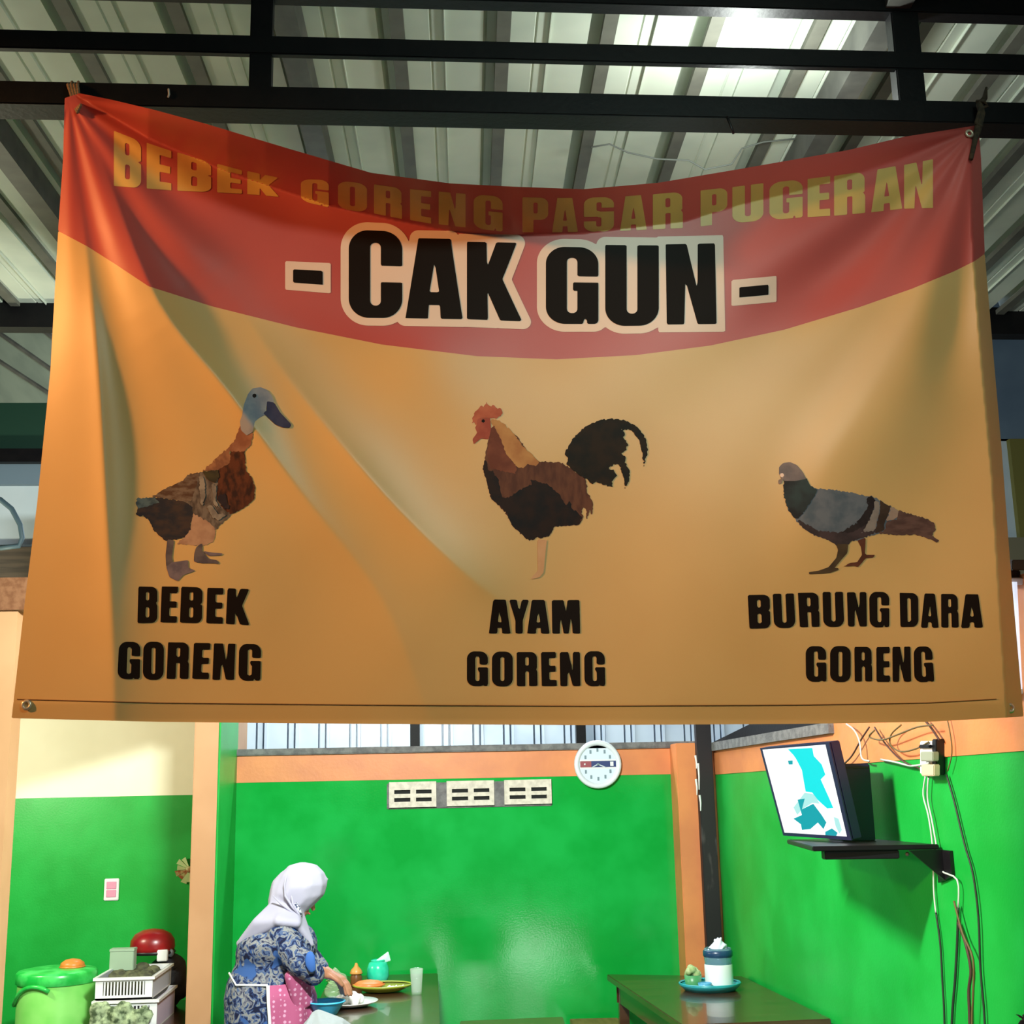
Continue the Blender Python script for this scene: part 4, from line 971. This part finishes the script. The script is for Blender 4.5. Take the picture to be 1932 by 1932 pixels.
t = thing('orange_dish', 'shallow orange plastic dish lying on the lime platter', 'dish', pp)
MB().lathe(pp, [(.05, 0), (.07, .004), (.085, .02), (.06, .035), (.02, .042), (.005, .042)], 24, cap=True).build('dish_lid', mat('orange_plastic', (232, 126, 66), .4), t, smooth=True)
MB().lathe(pp, [(.082, .014), (.090, .019), (.084, .024)], 24, cap=False).build('rim', MATS['orange_plastic'], t, smooth=True)
p2 = p+Vector((.07, -.05, .018))
t = thing('paper_scrap', 'crumpled white paper at the right front of the lime platter', 'paper', p2)
b = MB()
for k in range(6): b.hull([(p2+Vector((-.05+.018*k, .01*math.sin(k*2), .004+.006*(k % 2))), .006), (p2+Vector((-.03+.018*k, .02*math.cos(k*3), .016)), .005), (p2+Vector((-.04+.018*k, -.02, .01)), .004)])
b.build('paper_sheet', M_white, t, voxel=.005)
ps = on(672, 1861)
t = thing('sauce_bottle', 'brown sauce bottle with a pointed orange cap on the left table', 'bottle', ps)
MB().lathe(ps, [(.030, 0), (.033, .005), (.033, .052), (.028, .062), (.028, .066)], 20).build('bottle_body', mat('brown_sauce', (112, 70, 34), .3), t, smooth=True)
MB().lathe(ps, [(.034, .066), (.036, .070), (.029, .088), (.012, .106), (.007, .122), (.003, .124)], 20).build('cap', mat('orange_cap', (214, 154, 76), .4), t, smooth=True)
pg = on(713, 1857)
t = thing('mint_jar', 'mint green round jar with tissue sticking out on the left table', 'jar', pg)
M_mint = mat('mint_plastic', (40, 206, 164), .25, c2=(70, 220, 184), scale=14)
MB().lathe(pg, [(.035, .0), (.052, .012), (.062, .045), (.060, .085), (.050, .115), (.034, .125), (.030, .12)], 26).build('jar_body', M_mint, t, smooth=True)
MB().lathe(pg, [(.036, .122), (.042, .127), (.036, .132)], 26, cap=False).build('rim', M_mint, t, smooth=True)
MB().hull([(pg+Vector((-.005, 0, .115)), .014), (pg+Vector((.045, 0, .140)), .012), (pg+Vector((.055, .01, .165)), .006), (pg+Vector((.068, 0, .125)), .005)]).build('tissue', mat('mint_white', (206, 246, 232), .7), t, voxel=.005)
pgl = on(786, 1876)
for dx, lb in ((0, 'clear empty glass right of the platter on the left table'),):
    t = thing('drinking_glass', lb, 'glass', pgl)
    M_cg = mat('clear_glass', (225, 240, 225), .06, alpha=.22)
    MB().lathe(pgl, [(.024, 0), (.027, .004), (.035, .125), (.033, .125), (.026, .012), (.003, .010)], 22, cap=False).build('glass_body', M_cg, t, smooth=True)
    MB().lathe(pgl, [(.0325, .122), (.036, .126), (.033, .130), (.031, .126)], 22, cap=False).build('rim', M_cg, t, smooth=True)
# clear bag of greens by her hands
pv = on(640, 1882)
t = thing('vegetable_bag', 'clear plastic bag of greens under the woman\'s hands', 'bag', pv)
b = MB(); rnd = random.Random(8)
b.hull([(pv+Vector((-.05, 0, .03)), .03), (pv+Vector((.02, 0, .03)), .035), (pv+Vector((.01, .03, .09)), .03), (pv+Vector((-.02, -.01, .10)), .02)])
b.hull([(pv+Vector((.0, .0, .09)), .03), (pv+Vector((-.025, .01, .14)), .012)])
b.build('bag_film', mat('clear_film', (206, 228, 186), .15, trans=.5, alpha=.55), t, voxel=.007, relax=3)
M_leaf = mat('salad_leaf', (96, 150, 74), .6, c2=(150, 190, 120), scale=40)
for k in range(14):
    a = rnd.uniform(0, 6.28); c = pv+Vector((-.02+rnd.uniform(-.05, .04), rnd.uniform(-.02, .03), .015+rnd.uniform(0, .07))); dx = Vector((math.cos(a), math.sin(a), rnd.uniform(-.5, .8))).normalized()*.025; dy = Vector((-math.sin(a), math.cos(a), rnd.uniform(-.4, .4))).normalized()*.013
    MB().prism([c-dx, c-dx*.3+dy, c+dx*.5+dy*.8, c+dx, c+dx*.4-dy, c-dx*.4-dy*.9], (.001, .001, .003)).build('leaf', M_leaf, t)
# white cloth at the bottom edge
pcl = on(612, 1945)
t = thing('white_cloth', 'crumpled white cloth in front of the blue bowl at the bottom edge', 'cloth', pcl)
b = MB(); rnd = random.Random(5)
b.hull([(pcl+Vector((-.08, 0, .02)), .02), (pcl+Vector((-.03, .02, .065)), .025), (pcl+Vector((.07, 0, .03)), .025), (pcl+Vector((.12, .02, .01)), .01), (pcl+Vector((0, -.1, .01)), .01)])
for k in range(6): b.caps(pcl+Vector((-.08+.035*k, -.06, .02)), .012, pcl+Vector((-.05+.02*k, .02, .07-.008*k)), .012)
b.build('cloth_heap', mat('white_cotton', (150, 156, 156), .9, bump=.3, bscale=40), t, voxel=.006, relax=2)

# ------------------------------------------------------------------ woman
YW = 6.6
def wp(px, py, dy=0.0): return at(px, py, YW+dy)
mpx = YW/FPX
M_skin = mat('skin', (176, 122, 92), .5, c2=(166, 112, 84), scale=20)
wo = thing('person', 'woman in a white headscarf, blue floral dress and pink apron bending over the left table', 'person', (wp(505, 1900).x, YW, 0))
hipc = wp(507, 1890); 
b = MB()
xw = hipc.x
# legs
for sy in (-.085, .085):
    hip = Vector((xw, YW+sy, .74)); kn = Vector((xw+.03, YW+sy, .41)); an = Vector((xw-.01, YW+sy, .08))
    b.caps(hip, .08, kn, .06); b.caps(kn, .058, an, .038); b.caps(an, .04, Vector((xw+.12, YW+sy*1.1, .03)), .03, sb=(1, 1.2, .8))
    b.caps(Vector((xw-.03, YW+sy, .035)), .034, an, .034)
b.caps(Vector((xw, YW, .78)), .12, Vector((xw+.0, YW, .86)), .10)
ch_ = wp(528, 1785); nk = wp(540, 1742); hd = wp(561, 1688)
b.caps(Vector((xw, YW, .86)), .10, ch_, .10); b.caps(ch_, .10, wp(533, 1760), .07)
for sy in (-.14, .14): b.caps(wp(530, 1768, 0), .06, wp(532, 1774, sy*.9), .04)
b.caps(nk, .05, hd, .055)
# head: skull, jaw, nose, ears
hf = Vector((.80, .28, -.53)).normalized(); hu = Vector((.46, .16, .87)).normalized(); hs = hf.cross(hu)
b.caps(hd-hf*.015+hu*.02, .088, hd+hf*.02+hu*.0, .074); b.caps(hd+hf*.03-hu*.03, .058, hd+hf*.06-hu*.075, .028)
b.caps(hd+hf*.088+hu*.012, .007, hd+hf*.106-hu*.018, .011)
for sg in (-1, 1): b.caps(hd+hs*sg*.078+hu*.01, .018, hd+hs*sg*.080-hu*.022, .013); b.caps(hd+hf*.088-hu*.046+hs*.014*sg, .006, hd+hf*.092-hu*.046, .007)
# arms: near arm (camera side) and far arm
def arm(sh, el, wr, tgt):
    b.caps(sh, .040, el, .036); b.caps(el, .040, wr, .027)
    d = (tgt-wr).normalized(); side = d.cross(Vector((0, 0, 1))).normalized(); dn = side.cross(d)
    palm = wr+d*.05
    b.hull([(wr, .024), (palm+side*.026, .014), (palm-side*.026, .014), (palm+d*.02+side*.024, .012), (palm+d*.02-side*.024, .012)])
    for k, (o_, ln) in enumerate(((-.027, .058), (-.009, .070), (.009, .066), (.027, .052))):
        k0 = palm+d*.02+side*o_; k1 = k0+d*ln*.45-Vector((0, 0, .012)); k2 = k1+d*ln*.28-Vector((0, 0, .022)); k3 = k2+d*ln*.1-Vector((0, 0, .02))
        b.caps(k0, .0095, k1, .009); b.caps(k1, .009, k2, .008); b.caps(k2, .008, k3, .007)
    th0 = wr+d*.025-side*.024*(1 if sh.y > YW else -1); th1 = th0+d*.03-side*.018*(1 if sh.y > YW else -1)-Vector((0, 0, .01)); th2 = th1+d*.028-Vector((0, 0, .012))
    b.caps(th0, .012, th1, .010); b.caps(th1, .010, th2, .0085)
arm(wp(530, 1775, -.15), wp(572, 1828, -.18), wp(612, 1836, -.12), wp(640, 1850, -.08))
arm(wp(545, 1775, .15), wp(590, 1822, .2), wp(622, 1838, .10), wp(648, 1850, .06))
body = b.build('body', M_skin, wo, voxel=.0055, relax=2)
for sg in (-1, 1):
    e = MB().ball(hd+hf*.082+hu*.016+hs*sg*.032, .012, 10).build('eye', mat('eye_dark', (40, 30, 26), .2), wo, smooth=True)
MB().caps(hd+hf*.097-hu*.047-hs*.014, .005, hd+hf*.097-hu*.047+hs*.014, .005).build('mouth', mat('lips', (140, 72, 66), .5), wo, smooth=True)
# dress
def floral():
    m = bpy.data.materials.new('floral_fabric'); m.use_nodes = True; nt = m.node_tree; N = nt.nodes; L = nt.links; bs = N['Principled BSDF']; bs.inputs['Roughness'].default_value = .85; bs.inputs['Specular IOR Level'].default_value = .2
    tc = N.new('ShaderNodeTexCoord'); n1 = N.new('ShaderNodeTexNoise'); n1.inputs['Scale'].default_value = 26; n1.inputs['Detail'].default_value = 2.5; n1.inputs['Distortion'].default_value = 1.2; L.new(tc.outputs['Object'], n1.inputs[0])
    r1 = N.new('ShaderNodeValToRGB'); cr = r1.color_ramp; cr.interpolation = 'CONSTANT'
    cols = [(0, (24, 28, 52)), (.40, (36, 48, 84)), (.46, (78, 94, 126)), (.52, (134, 134, 132)), (.60, (104, 104, 114)), (.66, (40, 46, 70))]
    cr.elements[0].position = 0; cr.elements[0].color = lin(cols[0][1])+(1,); cr.elements[1].position = cols[1][0]; cr.elements[1].color = lin(cols[1][1])+(1,)
    for p_, c_ in cols[2:]: e = cr.elements.new(p_); e.color = lin(c_)+(1,)
    L.new(n1.outputs['Fac'], r1.inputs[0])
    n2 = N.new('ShaderNodeTexNoise'); n2.inputs['Scale'].default_value = 10; L.new(tc.outputs['Object'], n2.inputs[0])
    r2 = N.new('ShaderNodeValToRGB'); r2.color_ramp.elements[0].position = .60; r2.color_ramp.elements[1].position = .63; L.new(n2.outputs['Fac'], r2.inputs[0])
    mixn = N.new('ShaderNodeMix'); mixn.data_type = 'RGBA'; L.new(r2.outputs[0], mixn.inputs[0]); L.new(r1.outputs[0], mixn.inputs[6]); mixn.inputs[7].default_value = lin((56, 88, 142))+(1,)
    L.new(mixn.outputs[2], bs.inputs['Base Color']); return m
M_flor = floral()
SEC = [(1742,538,36,.9),(1756,530,58,1.1),(1775,524,70,1.15),(1795,522,72,1.05),(1815,516,66,.95),(1832,508,66,.95),(1850,504,70,.95),(1880,505,75,.95),(1910,507,76,.95),(1940,508,77,.95),(2000,508,80,.95),(2080,508,84,.95)]
def sec(i, a, off=0.0):
    y, x, hw, dr = SEC[i]; c = wp(x, y); r = hw*mpx+off
    fold = 1+ (.018*math.sin(a*9+i*.4) if i > 6 else 0)
    return Vector((c.x+r*fold*math.cos(a), c.y+r*fold*dr*math.sin(a)*.85, c.z))
NS = 40
rings = [[sec(i, 2*math.pi*k/NS) for k in range(NS)] for i in range(len(SEC))]
last = rings[-1]; bot = [Vector((p.x+(p.x-wp(508, 2080).x)*.12, p.y+(p.y-YW)*.12, .06)) for p in last]
rings.append(bot)
b = MB(); b.loft(rings)
b.caps(wp(532, 1768, -.12), .075, wp(566, 1815, -.17), .070); b.caps(wp(566, 1812, -.17), .070, wp(592, 1838, -.15), .055)
b.caps(wp(540, 1768, .12), .075, wp(586, 1812, .18), .062); b.caps(wp(586, 1812, .18), .06, wp(604, 1828, .14), .048)
b.build('dress', M_flor, wo, voxel=.009, relax=2)
MB().caps(wp(585, 1812, -.235), .028, wp(588, 1826, -.23), .022, sa=(.9, .4, 1.5), sb=(.9, .4, 1)).build('sleeve_flower', mat('blue_flower', (52, 96, 166), .8), wo, smooth=True)
# apron with white edge
def polka():
    m = bpy.data.materials.new('polka_fabric'); m.use_nodes = True; nt = m.node_tree; N = nt.nodes; L = nt.links; bs = N['Principled BSDF']; bs.inputs['Roughness'].default_value = .8
    tc = N.new('ShaderNodeTexCoord'); v = N.new('ShaderNodeTexVoronoi'); v.inputs['Scale'].default_value = 42; v.inputs['Randomness'].default_value = .25; L.new(tc.outputs['Object'], v.inputs[0])
    r = N.new('ShaderNodeValToRGB'); r.color_ramp.elements[0].position = .26; r.color_ramp.elements[1].position = .34
    r.color_ramp.elements[0].color = lin((206, 150, 178))+(1,); r.color_ramp.elements[1].color = lin((170, 80, 118))+(1,)
    L.new(v.outputs[0], r.inputs[0]); L.new(r.outputs[0], bs.inputs['Base Color']); return m
M_pol = polka()
A0, A1 = math.radians(-84), math.radians(50)
def apron_ring(i, off): return [sec(i, A0+(A1-A0)*k/24, off+.012*math.sin(k*.9+i)*(.6 if i > 6 else .2)+.010) for k in range(25)]
b = MB(); b.loft([apron_ring(i, .012) for i in range(6, 12)], closed=False)
o_ap = b.build('apron', M_pol, wo, smooth=True)
md = o_ap.modifiers.new('t', 'SOLIDIFY'); md.thickness = .004
MB().tube([sec(i, A0, .024) for i in range(6, 12)], .008, 8).build('apron_edge', M_white, wo, smooth=True)
MB().hull([(wp(548, 1842, -.16), .03), (wp(575, 1850, -.10), .03), (wp(583, 1890, -.08), .02), (wp(560, 1905, -.12), .02)]).build('apron_pocket', M_pol, wo, voxel=.008)
MB().tube([sec(6, math.radians(-84), .016), sec(6, math.radians(-130), .012), sec(5, math.radians(-170), .010)], .005, 6).build('apron_tie', M_white, wo, smooth=True)
# headscarf
M_hij = mat('white_scarf', (174, 170, 186), .8, c2=(166, 162, 180), scale=5)
b = MB()
tip = wp(617, 1659); 
b.hull([(wp(566, 1672), 42*mpx), (wp(578, 1668), 38*mpx), (wp(557, 1684), 40*mpx)])
b.hull([(wp(577, 1660), 30*mpx), (wp(594, 1662, -.06), 5*mpx), (tip, 2.5*mpx), (wp(592, 1690, -.07), 3*mpx), (wp(575, 1690, -.02), 22*mpx), (wp(610, 1664, .07), 3*mpx), (wp(598, 1692, .06), 3*mpx)])
b.hull([(wp(545, 1668), 26*mpx), (wp(535, 1676), 24*mpx), (wp(535, 1700), 28*mpx), (wp(556, 1705), 26*mpx)])
b.hull([(wp(540, 1705), 30*mpx), (wp(560, 1712), 17*mpx), (wp(548, 1735), 24*mpx)])
for dyy in (-.10, .10):
    b.hull([(wp(536, 1715), 26*mpx), (wp(500, 1740, dyy*.8), 10*mpx), (wp(456, 1776, dyy*.5), 7*mpx), (wp(485, 1742, dyy), 10*mpx), (wp(525, 1738, dyy*1.5), 9*mpx)])
    b.hull([(wp(545, 1715), 24*mpx), (wp(525, 1738, dyy*1.6), 9*mpx), (wp(560, 1742, dyy*1.4), 8*mpx), (wp(555, 1738, 0), 14*mpx)])
    b.hull([(wp(558, 1722), 14*mpx), (wp(562, 1745, dyy*1.2), 7*mpx), (wp(588, 1782, dyy*.8), 5*mpx), (wp(576, 1752, dyy*.7), 6*mpx)])
b.hull([(wp(500, 1740, -.06), 10*mpx), (wp(500, 1740, .06), 10*mpx), (wp(453, 1780, -.04), 7*mpx), (wp(453, 1780, .04), 7*mpx), (wp(536, 1720), 20*mpx)])
b.build('headscarf', M_hij, wo, voxel=.0075, relax=4)
for pts in ([(541,1650),(537,1668),(538,1690),(552,1712),(566,1728)], [(515,1690),(530,1705),(545,1716),(562,1730)], [(550,1690),(552,1705),(562,1722),(568,1732)]):
    MB().tube([wp(x, y, -.115+.0006*(y-1650)*0) for x, y in pts], [.003]+[.006]*(len(pts)-2)+[.003], 6).build('scarf_fold', M_hij, wo, smooth=True)
MB().tube([wp(557, 1704, -.10), wp(562, 1716, -.10), wp(569, 1728, -.085)], [.010, .014, .008], 8).build('scarf_trim', mat('scarf_pattern', (60, 66, 92), .8, c2=(216, 214, 226), scale=90, lo=.5, hi=.52), wo, smooth=True)

# ------------------------------------------------------------------ alcove things
# switch
psw = at(211, 1678, YL); 
t = thing('light_switch', 'white double light switch with pink rockers on the green alcove wall', 'switch', (psw.x, YL, psw.z))
MB().box((psw.x-.045, YL-.014, psw.z-.066), (psw.x+.045, YL, psw.z+.066)).build('plate', M_white, t, bevel=.004)
for dz in (.026, -.024): MB().box((psw.x-.030, YL-.020, psw.z+dz-.022), (psw.x+.030, YL-.012, psw.z+dz+.022)).build('rocker', mat('pink_rocker', (222, 150, 176), .4), t, bevel=.002)
# wall ornament half hidden by the pillar
po = at(352, 1640, YL-.02)
t = thing('wall_ornament', 'pale pleated paper fan pinned half behind the orange pillar', 'decoration', (po.x, YL, po.z))
M_fan = mat('fan_paper', (206, 222, 160), .7); M_fan2 = mat('fan_print', (176, 96, 60), .7, c2=(200, 200, 140), scale=40)
for k in range(7):
    a0, a1 = math.radians(110+25*k), math.radians(133+25*k); c = Vector((po.x+.02, YL-.02, po.z)); r = .092 if k % 2 else .080
    MB().prism([c, c+Vector((math.cos(a0)*r, -.012, math.sin(a0)*r)), c+Vector((math.cos(a1)*r, .004, math.sin(a1)*r))], (0, .006, 0)).build('pleat', M_fan if k not in (3, 4) else M_fan2, t)
MB().ball(po+Vector((.015, -.012, 0)), .02, 10).build('centre', M_fan2, t, smooth=True)
MB().tube([Vector((po.x+.02, YL-.012, po.z+.05)), Vector((po.x+.02, YL, po.z+.052))], .004, 6).build('pin', M_steel2, t)
# green drum
YD = 7.62
dc = at(107, 1850, YD); dr_ = (at(180, 1850, YD).x-at(34, 1850, YD).x)/2; zl = at(107, 1838, YD-.1).z
t = thing('green_drum', 'light green plastic drum with darker green lid left of the crates', 'drum', (dc.x, YD, 0))
M_dr = mat('light_green_plastic', (122, 214, 96), .35, c2=(146, 228, 116), scale=5); M_lid = mat('green_lid', (28, 178, 66), .3, c2=(70, 214, 100), scale=12)
MB().lathe((dc.x, YD, 0), [(dr_*.86, 0), (dr_*.90, .02), (dr_*.97, .3), (dr_*.98, zl-.04), (dr_*.98, zl-.035)], 36).build('barrel', M_dr, t, smooth=True)
MB().lathe((dc.x, YD, 0), [(dr_, zl-.055), (dr_*1.03, zl-.05), (dr_*1.03, zl), (dr_*.98, zl+.012), (dr_*.7, zl+.022), (.01, zl+.024)], 36).build('lid', M_lid, t, smooth=True)
for z in (.25, .45): MB().lathe((dc.x, YD, 0), [(dr_*.96, z), (dr_*1.0, z+.012), (dr_*.96, z+.024)], 36, cap=False).build('hoop', M_dr, t, smooth=True)
b = MB().tube([Vector((dc.x+dr_*math.cos(a)*1.02, YD+dr_*math.sin(a)*1.02, zl-.12+.07*math.sin((a+2.6)*2.2))) for a in [math.radians(-165+8*k) for k in range(11)]], .012, 8); b.build('handle', M_lid, t, smooth=True)
pk = Vector((at(137, 1815, YD).x, YD, zl+.022))
t = thing('orange_lid_knob', 'small orange lid knob on top of the green drum', 'bowl', pk)  # the drum's orange lid knob, built as a separate dome
MB().lathe(pk, [(.060, 0), (.068, .004), (.062, .025), (.04, .040), (.01, .046)], 22).build('dome', mat('orange_dome', (216, 130, 54), .4), t, smooth=True)
MB().lathe(pk, [(.066, 0), (.072, .004), (.066, .009)], 22, cap=False).build('rim', MATS['orange_dome'], t, smooth=True)
# side table under the crates
YC = 7.35
zc2 = at(240, 1932, YC).z; zc1 = at(240, 1886, YC).z
xa, xb = at(178, 1886, YC).x, at(286, 1886, YC).x
tt0 = max(.42, zc2-.03)
q = [Vector((xa-.05, YC-.05, tt0)), Vector((at(356, 1900, YC).x-.02, YC-.05, tt0)), Vector((at(356, 1900, YC).x-.02, 8.35, tt0)), Vector((xa-.05, 8.35, tt0))]
table('side_table', q, tt0, 'low dark side table under the stacked crates beside the pillar', th=.03, apron=.08)
def crate(x0, x1, y0, y1, z0, z1, label, side_m):
    t = thing('plastic_crate', label, 'crate', ((x0+x1)/2, (y0+y1)/2, z0), 'stacked crates')
    w_ = .008
    MB().box((x0, y0, z0), (x1, y1, z0+w_)).build('base', M_white, t)
    H = z1-z0
    b = MB(); b.box((x0, y0, z0), (x1, y0+w_, z0+.18*H)); b.box((x0, y0, z0+.80*H), (x1, y0+w_, z1)); b.box((x0, y0, z0+.18*H), (x0+.04, y0+w_, z0+.8*H)); b.box((x1-.04, y0, z0+.18*H), (x1, y0+w_, z0+.8*H)); b.build('front_panel', M_white, t)
    n_ = 13
    for k in range(n_):
        xx = x0+.04+(x1-x0-.08)*(k+.5)/n_; MB().box((xx-.004, y0+.001, z0+.18*H), (xx+.004, y0+w_-.001, z0+.8*H)).build('bar', M_white, t)
    MB().box((x0, y1-w_, z0), (x1, y1, z1)).build('back_panel', M_white, t)
    MB().box((x0, y0+w_, z0+w_), (x0+w_, y1-w_, z1)).build('side_panel', side_m, t); MB().box((x1-w_, y0+w_, z0+w_), (x1, y1-w_, z1)).build('side_panel', side_m, t)
    b = MB(); b.box((x0-.012, y0-.012, z1-.014), (x1+.012, y0, z1)); b.box((x0-.012, y1, z1-.014), (x1+.012, y1+.012, z1)); b.box((x0-.012, y0, z1-.014), (x0, y1, z1)); b.box((x1, y0, z1-.014), (x1+.012, y1, z1)); b.build('rim', M_white, t)
    return t
M_lil = mat('lilac_white_plastic', (214, 200, 220), .35); M_gry = mat('grey_white_plastic', (190, 196, 206), .35)
zc_t = at(240, 1844, YC).z
crate(xa, xb+.03, YC, YC+.52, tt0, zc1-.003, 'lower white crate with lilac side, beneath the slatted crate', M_lil)
crate(xa, xb, YC+.01, YC+.55, zc1, zc_t, 'upper white slatted crate heaped with dark greens beside the drum', M_gry)
rnd = random.Random(2)
M_gr1 = mat('dark_greens', (92, 96, 66), .8, c2=(60, 62, 46), scale=30); M_gr2 = mat('pale_greens', (172, 190, 146), .8, c2=(70, 88, 56), scale=34)
t = thing('greens_heap', 'heap of dark leafy greens filling the upper crate', 'vegetables', ((xa+xb)/2, YC+.25, zc1+.02))
b = MB()
for k in range(40):
    b.ball(Vector((rnd.uniform(xa+.05, xb-.05), rnd.uniform(YC+.07, YC+.48), zc_t-.035+rnd.uniform(-.02, .035))), rnd.uniform(.022, .036), 8, sc=(1.2, 1, .7))
b.hull([(Vector((xa+.05, YC+.07, zc1+.03)), .02), (Vector((xb-.05, YC+.07, zc1+.03)), .02), (Vector((xb-.05, YC+.48, zc_t-.05)), .03), (Vector((xa+.05, YC+.48, zc_t-.05)), .03), (Vector((xb-.05, YC+.07, zc_t-.05)), .03), (Vector((xa+.05, YC+.07, zc_t-.05)), .03)])
tag(b.build('leaf_mass', M_gr1, t, voxel=.010), kind='stuff')
t = thing('greens_bag', 'bag of pale green and white leaves hanging on the lower crate front', 'bag', ((xa+xb)/2, YC-.04, tt0))
b = MB()
for k in range(34):
    b.ball(Vector((rnd.uniform(xa+.0, xb), YC-.045+rnd.uniform(-.012, .008), rnd.uniform(tt0+.02, zc1-.03))), rnd.uniform(.020, .032), 8, sc=(1.1, .7, 1.3))
tag(b.build('leaf_mass', M_gr2, t, voxel=.009), kind='stuff')
# grey box and helmet, black bag behind
YX = 7.72
g0, g1 = at(206, 1822, YX), at(253, 1790, YX)
t = thing('grey_box', 'plain pale grey box standing on the greens of the upper crate', 'box', ((g0.x+g1.x)/2, YX, g0.z))
MB().box((g0.x, YX, g0.z-.03), (g1.x, YX+.08, g1.z)).build('carton', mat('grey_card', (150, 176, 150), .7), t, bevel=.004)
MB().box((g0.x-.002, YX-.002, g1.z-.014), (g1.x+.002, YX+.082, g1.z+.001)).build('lid', MATS['grey_card'], t, bevel=.002)
YH = 8.12
hc = at(296, 1800, YH)
zsup = tt0
t = thing('black_bag', 'bulging black bag with a white sticker behind the crates', 'bag', (at(310, 1850, YH).x, YH, zsup))
b = MB(); h_ = lambda px, py, r, dy=0: (at(px, py, YH+dy), r)
b.hull([h_(318, 1820, .075), h_(330, 1824, .07), h_(330, 1850, .07), h_(315, 1880, .08), h_(296, 1828, .05)])
b.hull([h_(325, 1850, .08), (Vector((at(318, 1900, YH).x, YH, zsup+.085)), .07), (Vector((at(335, 1900, YH).x, YH+.05, zsup+.085)), .06)])
b.build('bag_body', mat('black_fabric', (44, 46, 60), .6, c2=(24, 26, 36), scale=14, bump=.3), t, voxel=.012, relax=3)
st = at(306, 1803, YH-.135)
MB().box((st.x-.030, st.y-.004, st.z-.032), (st.x+.030, st.y+.03, st.z+.032)).build('sticker', M_white, t, bevel=.004)
pbk = at(322, 1798, YH-.075); MB().ball(pbk, .02, 10, sc=(1, .6, 1.2)).build('buckle', mat('buckle_grey', (120, 130, 140), .4), t, smooth=True)
t = thing('red_helmet', 'dark red helmet resting on the black bag', 'helmet', at(285, 1780, YH-.02))
b = MB(); hc = at(288, 1780, YH-.03)
b.lathe(hc, [(.125, -.05), (.132, -.02), (.128, .02), (.105, .055), (.06, .078), (.01, .085)], 26, sx=1, sy=.85); b.build('shell', mat('red_shell', (150, 24, 28), .3, c2=(126, 18, 24), scale=8), t, smooth=True)
MB().lathe(hc, [(.130, -.058), (.138, -.05), (.132, -.04)], 26, cap=False, sy=.85).build('rim', M_black, t, smooth=True)

# dark lump at the lower right corner
pb_ = at(1930, 1925, 3.2)
t = thing('black_bag', 'black shaggy bag just showing in the lower right corner', 'bag', (pb_.x+.05, 3.2, 0))
b = MB(); b.hull([(pb_+Vector((.08, 0, -.03)), .075), (pb_+Vector((.10, .05, -.3)), .11), (Vector((pb_.x+.1, 3.22, .10)), .10)])
rnd = random.Random(6)
for k in range(60):
    a = rnd.uniform(1.2, 3.6); c = pb_+Vector((.08, 0, -.03)); d = Vector((math.cos(a), rnd.uniform(-.5, .3), math.sin(a))).normalized()
    b.caps(c+d*.06, .008, c+d*.088+Vector((-.004, 0, rnd.uniform(-.012, .012))), .003)
b.build('bag_body', mat('black_fleece', (16, 24, 34), .9), t, voxel=.005)
MB().tube([pb_+Vector((.05, -.02, .03)), pb_+Vector((.09, -.03, .07)), pb_+Vector((.14, -.02, .03))], .008, 8).build('strap', MATS['black_fleece'], t, smooth=True)
# dark cable loop in the left gap
tag(MB().tube([at(x, y, 6.9) for x, y in ((-20, 938), (0, 942), (22, 960), (38, 990), (42, 1015), (36, 1030), (0, 1034))], .014, 8).build('cable_loop', mat('slate_cable', (60, 80, 88), .6), smooth=True), 'thick slate cable loop in the gap left of the banner', 'cable')
